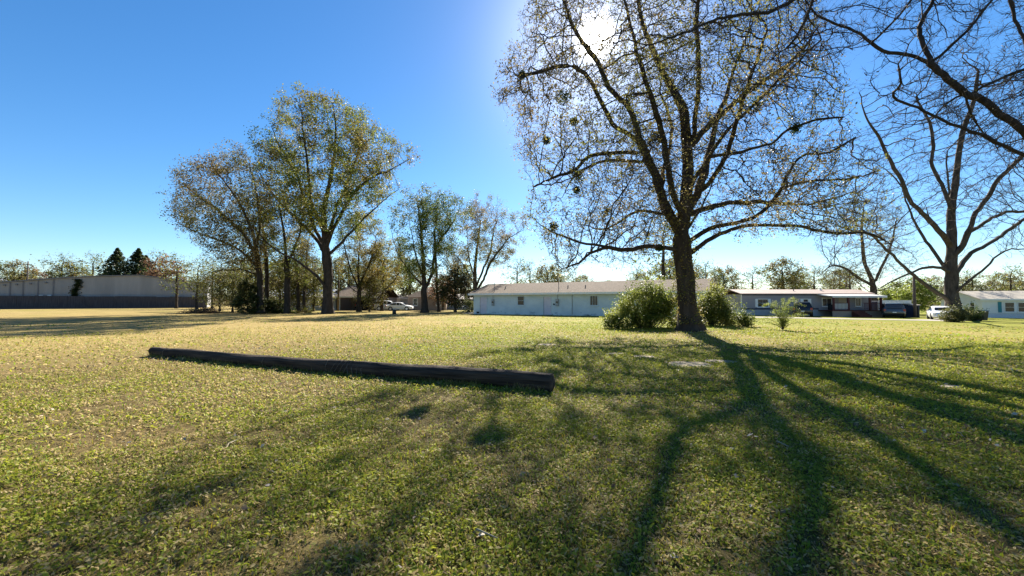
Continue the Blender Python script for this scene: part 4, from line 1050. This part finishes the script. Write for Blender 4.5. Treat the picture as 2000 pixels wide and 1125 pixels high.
def car(name, label, loc, rz, kind, paint, group=None):
    root = empty(name, loc, rz, label, 'car', group)
    # stations: x, z bottom, z belt, z top, half width at belt, half width at top  (front at +x)
    if kind == 'suv':
        L, W, st = 4.8, 0.95, [(-2.40, .45, .75, .85, .80, .72), (-2.33, .32, .95, 1.05, .90, .80), (-2.2, .30, 1.08, 1.45, .94, .76), (-1.95, .28, 1.10, 1.72, .95, .72), (-1.0, .26, 1.09, 1.78, .95, .71), (-0.1, .25, 1.08, 1.77, .95, .71), (0.45, .25, 1.07, 1.68, .95, .70), (1.15, .25, 1.04, 1.12, .94, .80), (1.8, .26, 1.0, 1.06, .92, .76), (2.25, .30, .88, .98, .86, .70), (2.40, .42, .70, .80, .76, .64)]
        side = [(2, 4), (4, 5), (5, 7)]; back, front, wr = (1, 3), (6, 7), 0.37
    else:
        L, W, st = 4.6, 0.90, [(-2.30, .45, .70, .80, .74, .66), (-2.22, .30, .88, .95, .84, .72), (-1.7, .26, .95, 1.02, .89, .72), (-1.05, .24, .95, 1.38, .90, .66), (-0.4, .23, .94, 1.45, .90, .64), (0.2, .23, .93, 1.43, .90, .64), (0.55, .23, .92, 1.32, .90, .65), (1.2, .23, .90, .97, .89, .74), (1.8, .25, .82, .89, .87, .70), (2.2, .30, .70, .78, .80, .62), (2.30, .40, .58, .66, .70, .56)]
        side = [(2, 4), (4, 5), (5, 7)]; back, front, wr = (2, 3), (6, 7), 0.33
    def ring(s):
        x, zb, zm, zt, w, wt = s
        h = [(w * 0.90, zb), (w, zb + 0.22 * (zm - zb) + 0.05), (w, zm - 0.08), (w * 0.97, zm), (wt, zt - 0.04), (wt * 0.86, zt)]
        return [(x, -a, b) for a, b in h] + [(x, a, b) for a, b in h[::-1]]
    V = [p for s in st for p in ring(s)]; n = 12
    Fc = [(i * n + k, i * n + (k + 1) % n, (i + 1) * n + (k + 1) % n, (i + 1) * n + k) for i in range(len(st) - 1) for k in range(n)]
    Fc += [tuple(range(n))[::-1], tuple(range((len(st) - 1) * n, len(st) * n))]
    me = bpy.data.meshes.new('body'); me.from_pydata(V, [], Fc); me.update()
    body = link('body', me, M[paint], root, True)
    try: me.set_sharp_from_angle(angle=math.radians(32))
    except Exception: pass
    def at(i, k): return Vector(V[i * n + k])
    for a, b in side:
        for s in (0, 1):
            k0, k1 = (3, 4) if s == 0 else (8, 7); o = Vector((0, -0.012 if s == 0 else 0.012, 0.004)); low, top = [], []
            for i in range(a, b + 1): low.append(at(i, k0)); top.append(at(i, k1))
            mbx = MB(); q = []
            for i in range(len(low)):
                lo_, hi_ = low[i].lerp(top[i], 0.12) + o, low[i].lerp(top[i], 0.90) + o
                f = 0.12 if i == 0 else -0.12 if i == len(low) - 1 else 0
                j = 1 if i == 0 else -2
                if f: lo_ = lo_.lerp(low[j].lerp(top[j], 0.12) + o, 0.10); hi_ = hi_.lerp(low[j].lerp(top[j], 0.90) + o, 0.10)
                q.append((lo_, hi_))
            mbx.add([v for pr_ in q for v in pr_], [(2 * i, 2 * i + 2, 2 * i + 3, 2 * i + 1) for i in range(len(q) - 1)])
            mbx.obj('side_window', M['glass'], root)
    for (i, j), nm in ((back, 'rear_window'), (front, 'windshield')):
        hi_i, lo_i = (j, i) if nm == 'rear_window' else (i, j)
        o = Vector((-0.02 if nm == 'rear_window' else 0.02, 0, 0.012))
        a, b, c_, d = at(lo_i, 5), at(lo_i, 6), at(hi_i, 6), at(hi_i, 5)
        ins = [a.lerp(d, .06).lerp(b, .05) + o, b.lerp(c_, .06).lerp(a, .05) + o, c_.lerp(b, .08).lerp(d, .05) + o, d.lerp(a, .08).lerp(c_, .05) + o]
        MB().add(ins, [(0, 1, 2, 3)]).obj(nm, M['glass'], root)
    wx = L * 0.30
    for x in (-wx, wx * 1.02):
        for s in (-1, 1):
            y = W * s
            MB().tube([(x, y * 0.80, wr + 0.02), (x, y * 1.006, wr + 0.02)], wr * 1.16, 20).obj('wheel_arch', M['rubber'], root)
            wh = MB().tube([(x, y * 0.82, wr), (x, y * 0.85, wr), (x, y * 1.0, wr), (x, y * 1.025, wr)], [wr * .93, wr, wr, wr * .92], 20).obj('wheel', M['rubber'], root, True)
            MB().tube([(x, y * 1.0, wr), (x, y * 1.035, wr)], wr * 0.62, 14).obj('rim', M['rim'], wh)
    for s in (-1, 1):
        e = st[-2]; MB().box(e[0] - 0.16, e[0] + 0.10, s * e[4] * 0.86 - 0.13, s * e[4] * 0.86 + 0.13, e[2] - 0.10, e[2] + 0.04).obj('headlight', M['lens'], root, bevel=0.02)
        e = st[1]; MB().box(e[0] - 0.06, e[0] + 0.10, s * e[4] * 0.9 - 0.11, s * e[4] * 0.9 + 0.11, e[2] - 0.16, e[2] + 0.12).obj('taillight', M['redlens'], root, bevel=0.02)
        MB().box(0.62, 0.82, s * (W + 0.09) - 0.09, s * (W + 0.09) + 0.09, 1.02 if kind == 'suv' else 0.92, 1.16 if kind == 'suv' else 1.04).obj('mirror', M[paint], root, bevel=0.02)
    MB().box(-L / 2 - 0.06, -L / 2 + 0.12, -W * .85, W * .85, 0.36, 0.56).obj('rear_bumper', M['rubber' if kind == 'suv' else paint], root, bevel=0.03)
    MB().box(L / 2 - 0.12, L / 2 + 0.05, -W * .78, W * .78, 0.34, 0.54).obj('front_bumper', M['rubber' if kind == 'suv' else paint], root, bevel=0.03)
    MB().box(-L / 2 - 0.075, -L / 2 - 0.05, -0.16, 0.16, 0.62, 0.74).obj('licence_plate', M['white'], root)
    return root

PI = math.pi
car('dark_suv', 'black car parked nose in before the grey mobile home window', GD(1566, 47.5), 0.95, 'suv', 'paintblack')
def post_box(x, lab):
    p = G(x, 617.5); o = empty('mailbox', p, 0, lab, 'mailbox')
    MB().box(-0.05, 0.05, -0.05, 0.05, -0.2, 0.88).obj('post', M['pole'], o)
    b = MB().prism([(-0.10, 0.88), (0.10, 0.88), (0.10, 1.02), (0.06, 1.09), (-0.06, 1.09), (-0.10, 1.02)], 'y', -0.27, 0.27).obj('box', M['meter'], o)
    MB().box(0.102, 0.118, -0.1, -0.06, 1.0, 1.2).obj('flag', M['redlens'], b)
post_box(1640.5, 'mailbox on a dark post standing near the porch steps'); post_box(1672, 'mailbox on a post at the tree side of the concrete planter')
p = G(1657, 618); pb_ = empty('planter', p, 0.1, 'square grey concrete planter between the two mailboxes', 'planter')
MB().box(-0.32, 0.32, -0.25, 0.25, -0.1, 0.36).obj('tub', M['concrete'], pb_, bevel=0.02); MB().box(-0.26, 0.26, -0.19, 0.19, 0.3, 0.372).obj('soil', M['darkgap'], pb_)

# open carport on the right with the grey SUV
cp = GD(1716, 50); cport = empty('carport', cp, 0, 'white fronted open carport with dark inside next to the mobile home', 'carport')
cw = (1778 - 1716) / F * 50
MB().box(0, cw, 0, 6, 1.95, 2.05).obj('roof', M['metalroof'], cport); slab(cport, 'fascia', 'white', -0.05, cw + 0.05, 1.70, 2.12, -0.06, -0.003)
for x in (0.05, cw - 0.1):
    for y in (0.03, 5.8): MB().box(x - 0.06, x + 0.1, y, y + 0.14, -0.3, 1.95).obj('post', M['white'], cport)
MB().box(0.02, cw - 0.02, 5.95, 6.0, -0.3, 1.94).obj('back_wall', M['navy'], cport); MB().box(-0.06, -0.01, 0.2, 5.94, -0.3, 1.94).obj('side_wall', M['navy'], cport); MB().box(cw + 0.01, cw + 0.06, 0.2, 5.94, -0.3, 1.94).obj('side_wall', M['navy'], cport)
car('grey_suv', 'dark grey suv backed out of the white fronted carport', GD(1742, 47), 0.87, 'suv', 'paintgrey')
sh = GD(1780, 49); shed = empty('tool_shed', sh, 0, 'small dark lean-to shed against the carport by the pole', 'shed')
MB().box(0.15, 0.95, 0, 2, -0.3, 1.5).obj('wall', M['navy'], shed); MB().prism([(-0.15, 1.5), (2.1, 1.75), (2.1, 1.82), (-0.15, 1.57)], 'x', 0.05, 1.05).obj('roof', M['beige'], shed); slab(shed, 'door', 'darkgap', 0.3, 0.8, -0.1, 1.4, -0.04)

def upole(x, D, top, label, arms):
    p = GD(x, D); o = empty('utility_pole', p, 0, label, 'utility pole')
    h = EYE + (590 - top) * D / F - p.z
    MB().tube([(0, 0, -0.3), (0, 0, h * .5), (0, 0, h)], [0.17, 0.15, 0.11], 9).obj('shaft', M['pole'], o, True)
    for k in range(arms):
        z = h - 0.9 - 0.9 * k
        c_ = MB().box(-1.25, 1.25, -0.22, -0.11, z - 0.06, z + 0.06).obj('crossarm', M['pole'], o)
        for xx in (-1.1, -0.5, 0.5, 1.1): MB().tube([(xx, -0.165, z + 0.06), (xx, -0.165, z + 0.2)], [0.05, 0.03], 7).obj('insulator', M['meter'], c_)
    return h
upole(52, 104, 510, 'utility pole with two crossarms beyond the metal shed', 2)
upole(1786, 48.5, 536, 'plain wooden pole beside the carport and lime green tree', 0)
upole(661, 66, 520, 'thin wooden pole behind the tallest oak by the carport house', 0)

# white car, bin and the white house on the far right
car('white_car', 'white car facing the lane, half hidden by shrubs at the pecan', GD(1836, 42), -2.30, 'sedan', 'paintwhite')
p = G(1918, 627); bn = empty('wheeled_bin', p, 0.1, 'black wheeled bin standing among the shrubs before the white house', 'bin')
MB().add([(-.24, -.28, .08), (.24, -.28, .08), (.24, .28, .08), (-.24, .28, .08), (-.31, -.36, .98), (.31, -.36, .98), (.31, .36, .98), (-.31, .36, .98)], [(0, 3, 2, 1), (4, 5, 6, 7), (0, 1, 5, 4), (1, 2, 6, 5), (2, 3, 7, 6), (3, 0, 4, 7)]).obj('tub', M['binblack'], bn, bevel=0.03)
MB().prism([(-.40, .99), (.40, .99), (.40, 1.04), (.1, 1.10), (-.36, 1.04)], 'x', -0.34, 0.34).obj('lid', M['binblack'], bn, bevel=0.015)
for s in (-1, 1): MB().tube([(s * .25, .3, .12), (s * .32, .3, .12)], 0.12, 12).obj('wheel', M['rubber'], bn)

wf = GD(1918, 52); wf.z = float(gz(wf.x, wf.y)) - 0.15
WR = math.radians(-17)
wh = empty('white_house', wf, WR, 'white sided house with teal shutters and tan metal roof', 'house')
WL, WD = 17.0, 7.2
MB().box(0, WL, 0.03, WD, -0.6, 0.75).obj('foundation', M['brickwhite'], wh)
MB().box(-0.02, WL, 0, WD + .02, 0.75, 2.55).obj('wall', M['whitesiding'], wh)
MB().prism([(0, 2.55), (WD / 2, 3.62), (WD + .02, 2.55)], 'x', -0.02, 0.2).obj('gable', M['whitesiding'], wh)
gable_roof(wh, -0.4, WL + .3, -0.35, WD + 0.35, 2.52, 3.68, 'beige', 0.1, fascia='white')
for (a, b) in ((2.25, 3.15), (3.55, 4.5), (8.0, 9.0), (9.4, 10.4)):
    window(wh, a, b, 0.95, 2.15, 0.0, 'white', (1, 2))
for a in (1.55, 4.95, 7.3, 10.8): slab(wh, 'shutter', 'teal', a, a + 0.36, 0.85, 2.25, -0.045)
side = [(1.2, 1.8), (3.2, 3.9), (5.2, 5.9)]
for a, b in side:
    f = MB().box(-0.075, -0.022, a - 0.08, b + 0.08, 1.05, 2.2).obj('window', M['white'], wh)
    for z0, z1 in ((1.13, 1.59), (1.65, 2.12)): MB().box(-0.088, -0.076, a, b, z0, z1).obj('pane', M['glass'], f)

# ------------------------------------------------------------------ the metal shed on the left, its fence
sa, sc = GD(-70, 82), GD(405, 106)
sdir = sc - sa; SL = sdir.length; SR = math.atan2(sdir.y, sdir.x)
shedb = empty('metal_shed', sa, SR, 'very large low grey metal shed behind a dark fence', 'warehouse')
def SX(x):
    u = (x - CX) / F; return (u * sa.y - sa.x) / (math.cos(SR) - u * math.sin(SR))
def SZ(x, y): return EYE + (590 - y) * (sa.y + math.sin(SR) * SX(x)) / F
prof = [(x, y) for x, y in ((-70, 558), (0, 552.5), (105, 544.5), (180, 540.5), (270, 538.5), (405, 554))]
top = [(SX(x), SZ(x, y)) for x, y in prof]
MB().prism([(0, -0.3)] + [(SL, -0.3)] + top[::-1], 'y', 0, 40).obj('wall', M['metalwall'], shedb)
mb = MB()
for (x0, z0), (x1, z1) in zip(top[:-1], top[1:]):
    mb.add([(x0, -0.35, z0 + .01), (x1, -0.35, z1 + .01), (x1, 40.3, z1 + .01), (x0, 40.3, z0 + .01), (x0, -0.35, z0 + .25), (x1, -0.35, z1 + .25), (x1, 40.3, z1 + .25), (x0, 40.3, z0 + .25)],
           [(0, 3, 2, 1), (4, 5, 6, 7), (0, 1, 5, 4), (1, 2, 6, 5), (2, 3, 7, 6), (3, 0, 4, 7)])
mb.obj('roof', M['seam'], shedb)
for x in (19, 44.5, 73.5, 103.5): MB().box(SX(x) - 0.10, SX(x) + 0.10, -0.12, -0.003, 1.5, SZ(x, np.interp(x, [p[0] for p in prof], [p[1] for p in prof])) - 0.02).obj('downpipe', M['seam'], shedb)
for x, y in ((8, 557), (32, 555.5), (59, 554), (89, 552)): MB().box(SX(x) - 0.16, SX(x) + 0.16, -0.35, -0.003, SZ(x, y) - 0.16, SZ(x, y) + 0.16).obj('wall_lamp', M['seam'], shedb)
for x in (80.5, 97): MB().box(SX(x) - 0.28, SX(x) + 0.28, -0.3, -0.003, 2.2, 3.1).obj('wall_unit', M['white'], shedb)
r = np.random.default_rng(251)
zt = SZ(150, 545); n = 1400
c = np.stack([SX(149) + r.normal(0, 0.35, n) * (0.6 + 0.6 * r.random(n)), -0.12 - 0.2 * r.random(n), 1.5 + (zt - 1.5) * r.random(n)], 1); c[:, 0] += 0.3 * np.sin(c[:, 2] * 1.3)
V, Fc = leaves(c, 0.3, r); tag(link('climbing_vine', npmesh('climbing_vine', V, Fc, leafcols(c, DARK, r, 1)), M['leaf'], shedb), kind='stuff')
fe = empty('panel_fence', sa + Vector((math.sin(SR), -math.cos(SR), 0)) * 1.6, SR, 'dark weathered board fence along the foot of the metal shed', 'fence')
npan = int(SL / 2.44)
fh = lambda x: EYE + (590 - 577.5) * (sa.y - 1.6 + math.sin(SR) * x) / F
for k in range(npan):
    x0 = k * SL / npan; x1 = (k + 1) * SL / npan; dz = r.normal(0, 0.04)
    MB().box(x0 + 0.02, x1 - 0.02, -0.02 + r.normal(0, 0.01), 0.03, -0.2, min(fh(x0), 2.9) + dz).obj('panel', M['fence'], fe)
    MB().box(x0 - 0.05, x0 + 0.05, 0.04, 0.16, -0.2, min(fh(x0), 2.9) - 0.1).obj('post', M['pole'], fe)
# pale roofed hall behind it
p2 = GD(-60, 135); hall = empty('far_hall', p2, math.radians(6), 'pale metal hall showing its white roof behind the big shed', 'warehouse')
MB().box(0, 24, 0, 20, -0.3, EYE + 40 * 135 / F).obj('wall', M['metalwall'], hall)
z_ = EYE + 40 * 135 / F; gable_roof(hall, -0.4, 24.4, -0.4, 20.4, z_, z_ + 1.5, 'metalroof', 0.2)

# ------------------------------------------------------------------ houses seen between the trees
def plain_house(label, x, D, L, dep, ze, zr, wall, roof, rz=0.0, wins=(), door=None, hip=False, sub=0.0):
    p = GD(x, D); o = empty('house', p, rz, label, 'house')
    MB().box(0, L, 0, dep, -0.3, ze).obj('wall', M[wall], o)
    if hip:
        y0, y1, x0, x1 = -0.5, dep + .5, -0.5, L + 0.5; rx = min((x1 - x0) / 2 - .05, (y1 - y0) / 2)
        ym = (y0 + y1) / 2
        MB().add([(x0, y0, ze), (x1, y0, ze), (x1, y1, ze), (x0, y1, ze), (x0 + rx, ym, zr), (x1 - rx, ym, zr)], [(0, 3, 2, 1), (0, 1, 5, 4), (1, 2, 5), (2, 3, 4, 5), (3, 0, 4)]).obj('roof', M[roof], o)
    else:
        gable_roof(o, -0.4, L + 0.4, -0.5, dep + 0.5, ze, zr, roof, 0.12, fascia='white')
        for a in (0.003, L - 0.2): MB().prism([(0, ze), (dep / 2, zr - .1), (dep, ze)], 'x', a, a + 0.197).obj('gable', M[wall], o)
    for a, b, c_, d in wins: window(o, a, b, c_, d, 0, 'white', (1, 2), t=0.1)
    if door: slab(o, 'door', door[2], door[0], door[1], 0.1, 2.1, -0.05)
    return o
h1_ = plain_house('grey house with pale roof seen between the oak trunks', 519, 74, 11.6, 7, 2.5, 3.9, 'beige', 'metalroof', 0, ((2.0, 3.2, .9, 2.0), (5.2, 6.4, .9, 2.0)), (8.0, 8.9, 'white'))
h2_ = plain_house('small white trimmed wing with shuttered window left of the tallest oak', 606, 71, 4.6, 6, 2.3, 3.1, 'skirt', 'roofgrey', 0, ((0.9, 1.9, .75, 1.95),))
for a in (0.42, 2.02): slab(h2_, 'shutter', 'darkgap', a, a + 0.32, 0.65, 2.05, -0.04)
h3_ = plain_house('beige brick house with hipped brown roof behind the dark forked tree', 797, 72, 7.0, 8, 2.4, 4.6, 'brickbeige', 'shingle', 0.05, ((1.0, 1.7, .9, 2.1), (2.6, 3.2, .9, 2.1), (5.2, 6.0, .9, 2.1)), None, True)
h4_ = plain_house('low grey building between the evergreen and the blue building', 862, 76, 7.0, 6, 2.0, 3.0, 'skirt', 'roofgrey', 0, ((1.0, 1.8, .8, 1.6), (4.0, 4.8, .8, 1.6)))
h5_ = plain_house('pale garage behind the white sedan and white suv', 764, 84, 6.5, 6, 2.3, 3.2, 'whitesiding', 'roofgrey', 0, (), (2, 4.6, 'skirt'))
# carport house
ch = GD(662, 71); cph = empty('carport_house', ch, 0, 'house with deep dark carport on white posts, dark truck inside', 'house')
cl_ = (736 - 662) / F * 71
MB().box(-0.3, cl_ + 0.4, 5.5, 11, -0.3, 2.4).obj('wall', M['brickbeige'], cph)
gable_roof(cph, -0.7, cl_ + 0.7, -0.4, 11.5, 2.42, 4.6, 'shingle', 0.12, fascia='white')
for x in (0.05, cl_ * .5, cl_ - 0.15): MB().box(x, x + 0.16, 0, 0.16, -0.2, 2.42).obj('post', M['white'], cph)
MB().box(-0.2, 0.0, 0.3, 5.45, -0.2, 2.4).obj('side_wall', M['brickbeige'], cph)
slab(cph, 'door', 'white', 1.2, 2.1, 0.0, 2.05, 5.44, 5.498); slab(cph, 'window', 'glass', 3.2, 4.4, 0.9, 1.9, 5.45, 5.497)
car('dark_suv', 'black suv parked under the deep carport on white posts', GD(722, 73.5), 0.1, 'suv', 'paintblack')
car('white_suv', 'white suv parked beside the white sedan', GD(759, 70), 0.12, 'suv', 'paintwhite')
car('white_sedan', 'white sedan parked before the beige brick house', GD(781, 68.5), 0.03, 'sedan', 'paintwhite')
p = G(770, 613.5); st_ = empty('meter_stump', p, 0, 'short dark stump like utility box alone on the lawn', 'utility box')
MB().tube([(0, 0, -0.1), (0, 0, 0.5), (0, 0, 0.56)], [0.24, 0.23, 0.18], 10).obj('housing', M['binblack'], st_, True); MB().tube([(0, 0, 0.56), (0, 0, 0.6)], 0.2, 10).obj('lid', M['seam'], st_)

# ------------------------------------------------------------------ grass blades, fallen leaves, sticks
def scatter(n, d0, d1, r, half=55):
    a = np.radians(r.uniform(-half, half, n)); d = np.sqrt(r.uniform(d0 * d0, d1 * d1, n))
    d = d / np.cos(a) ** 0.0
    return np.sin(a) * d, np.cos(a) * d
def blades(n, d0, d1, hgt, wid, seed, keep=0.0):
    r = np.random.default_rng(seed); x, y = scatter(n, d0, d1, r)
    g = green(x, y); clump = fbm(x * 2.4, y * 2.4, 41, 3); fine = vnoise(x * 9, y * 9, 43)
    ok = (clump * 0.75 + fine * 0.45 + g * 0.12 > 0.34 + 0.2 * r.random(n))
    for sx, sy, rx, ry in sand_spots: ok &= ((x - sx) / (rx * 0.85)) ** 2 + ((y - sy) / (ry * 0.85)) ** 2 > 1 + 0.4 * r.normal(0, 0.5, n)
    x, y, g, clump = x[ok], y[ok], g[ok], clump[ok]; n = len(x); z = gz(x, y)
    dead = r.random(n) > 0.22 + 0.72 * g
    h = hgt * (0.35 + 0.9 * r.random(n) ** 1.5) * (0.6 + 0.8 * clump); h[dead] *= 0.6
    a = r.random(n) * 6.283; lean = np.abs(r.normal(0.8, 0.4, n)); lean[dead] += 0.5
    dx, dy = np.cos(a), np.sin(a); w = wid * (0.6 + 0.8 * r.random(n))
    b = np.stack([x, y, z - 0.004], 1); side = np.stack([-dy, dx, dx * 0], 1) * w[:, None]
    up1 = np.stack([dx * np.sin(lean * .5), dy * np.sin(lean * .5), np.cos(lean * .5)], 1) * (h * .55)[:, None]
    up2 = np.stack([dx * np.sin(lean * 1.4), dy * np.sin(lean * 1.4), np.cos(lean * 1.4)], 1) * (h * .55)[:, None]
    V = np.stack([b - side, b + side, b + up1 + side * .8, b + up1 - side * .8, b + up1 + up2], 1)
    gc = np.array((0.17, 0.21, 0.02)) + np.stack([r.random(n) * .18, r.random(n) * .13, r.random(n) * .015], 1)
    dc = np.array((0.34, 0.26, 0.10)) + np.stack([r.random(n) * .16, r.random(n) * .13, r.random(n) * .08], 1)
    c = np.where(dead[:, None], dc, gc); c = np.repeat(c[:, None], 5, 1); c[:, :2] *= 0.8
    o = np.arange(n)[:, None] * 5
    return V.reshape(-1, 3), o + np.array((0, 1, 2, 3)), o + np.array((3, 2, 4)), c.reshape(-1, 3)
def clover(n, d0, d1, size, seed):                       # matted leaves and small broad weeds lying over each other
    r = np.random.default_rng(seed); x, y = scatter(n, d0, d1, r); g = green(x, y)
    cl = fbm(x * 1.6, y * 1.6, 61, 3); fine = vnoise(x * 11, y * 11, 63); ok = cl * 0.7 + fine * 0.5 + g * 0.2 > 0.46 + 0.2 * r.random(n)
    for sx, sy, rx, ry in sand_spots: ok &= ((x - sx) / (rx * 0.85)) ** 2 + ((y - sy) / (ry * 0.85)) ** 2 > 1
    x, y, g, cl, fine = x[ok], y[ok], g[ok], cl[ok], fine[ok]; n = len(x)
    c = np.stack([x, y, gz(x, y) + 0.006 + r.random(n) * (0.015 + 0.045 * fine)], 1); V, Fc = leaves(c, size, r, 0.55, 0.42)
    dead = r.random(n) > 0.35 + 0.62 * g + 0.25 * (cl - 0.5)
    k = r.random((n, 1))
    col = np.where(dead[:, None], np.array((0.33, 0.25, 0.10)) + k * np.array((0.18, 0.15, 0.09)), np.array((0.15, 0.20, 0.02)) + k * np.array((0.20, 0.15, 0.02)))
    return V, Fc, np.repeat(col, 4, 0)
VV, FF, CC, off = [], [], [], 0
for spec in ((88000, 1.6, 6.0, 0.05, 0.0034, 301), (75000, 6.0, 12.0, 0.055, 0.006, 302), (40000, 12.0, 24.0, 0.06, 0.014, 303), (13000, 24.0, 46.0, 0.07, 0.035, 304)):
    V, q, t, c = blades(*spec); VV.append(V); FF += [q + off, t + off]; CC.append(c); off += len(V)
for spec in ((130000, 1.6, 6.0, 0.031, 311), (105000, 6.0, 13.0, 0.043, 312), (45000, 13.0, 28.0, 0.075, 313)):
    V, q, c = clover(*spec); VV.append(V); FF.append(q + off); CC.append(c); off += len(V)
r = np.random.default_rng(314); n = 5200
f = r.random(n); sd = np.where(r.random(n) < 0.7, -1, 1); nx_, ny_ = -ax.y / L, ax.x / L
o_ = sd * (r1 + (r2 - r1) * f) * (0.75 + 0.5 * r.random(n)); x = pa.x + ax.x * f + nx_ * o_; y = pa.y + ax.y * f + ny_ * o_
keep = vnoise(f * 40, sd * 3.0, 91) > 0.35; x, y = x[keep], y[keep]; n = len(x); h = 0.05 + 0.11 * r.random(n) ** 2; a = r.random(n) * 6.283
b = np.stack([x, y, gz(x, y) - 0.005], 1); w = np.stack([np.cos(a), np.sin(a), 0 * a], 1) * 0.004; t_ = np.stack([r.normal(0, 0.35, n), r.normal(0, 0.35, n), np.ones(n)], 1) * h[:, None]
VV.append(np.stack([b - w, b + w, b + t_], 1).reshape(-1, 3)); FF.append(np.arange(n * 3).reshape(n, 3) + off); off += n * 3
CC.append(np.repeat(np.where(r.random((n, 1)) < 0.45, np.array((0.36, 0.28, 0.13)), np.array((0.18, 0.22, 0.03))) * (0.7 + 0.6 * r.random((n, 1))), 3, 0))
r = np.random.default_rng(315)
for n, d0, d1, L_, w_ in ((40000, 1.6, 6.5, 0.05, 0.0028), (20000, 6.5, 14.0, 0.07, 0.006)):
    x, y = scatter(n, d0, d1, r); k = r.random(n) > 0.75 * green(x, y); x, y = x[k], y[k]; n = len(x); a = r.random(n) * 6.283
    c = np.stack([x, y, gz(x, y) + 0.006 + 0.02 * r.random(n)], 1); h = L_ * (0.5 + r.random(n))
    u = np.stack([np.cos(a) * h, np.sin(a) * h, r.normal(0, 0.25, n) * h], 1) * 0.5; w = np.stack([-np.sin(a), np.cos(a), 0 * a], 1) * w_ * 0.5
    VV.append(np.stack([c - u - w, c - u + w, c + u + w, c + u - w], 1).reshape(-1, 3)); FF.append(np.arange(n * 4).reshape(n, 4) + off); off += n * 4
    CC.append(np.repeat(np.array((0.26, 0.19, 0.09)) * (0.45 + 1.2 * r.random((n, 1))), 4, 0))
tag(link('grass', npmesh('grass', np.concatenate(VV), FF, np.concatenate(CC)), M['grass']), 'short patchy lawn grass, green and straw coloured', 'grass', kind='stuff')

r = np.random.default_rng(321)
x, y = scatter(2600, 1.7, 16, r); keep = fbm(x * .7, y * .7, 71, 3) > 0.45; x, y = x[keep], y[keep]
a = r.random(1500) * 6.283; d = np.abs(r.normal(0, 2.1, 1500)) + 0.3                      # litter under the oak
x = np.concatenate([x, hb.x + np.cos(a) * d * 1.5]); y = np.concatenate([y, hb.y - 0.3 + np.sin(a) * d * 0.7])
c = np.stack([x, y, gz(x, y) + 0.02 + 0.015 * r.random(len(x))], 1); V, Fc = leaves(c, 0.055, r, 1.3, 0.6)
lc = leafcols(c, [(0.16, 0.09, 0.05), (0.28, 0.19, 0.11), (0.45, 0.40, 0.33)], r, 3.0)
tag(link('fallen_leaves', npmesh('fallen_leaves', V, Fc, lc), M['litter']), 'dry fallen leaves strewn over the lawn', 'leaves', kind='stuff')
for i, (xa, ya, xb, yb, lab) in enumerate([(437, 888, 470, 862, 'curved pale stick lying on the open lawn before the log'), (925, 1047, 972, 1062, 'thin dry stick in the shaded grass'), (1520, 868, 1541, 879, 'short pale stick in the sunny grass')]):
    p, q = G(xa, ya), G(xb, yb); o = empty('fallen_stick', p, 0, lab, 'stick'); d = q - p
    MB().tube([(0, 0, 0.02), tuple(d * 0.4 + Vector((-0.04, 0.02, 0.05))), tuple(d + Vector((0, 0, 0.035)))], [0.008, 0.007, 0.003], 6).obj('twig', M['sand'], o)
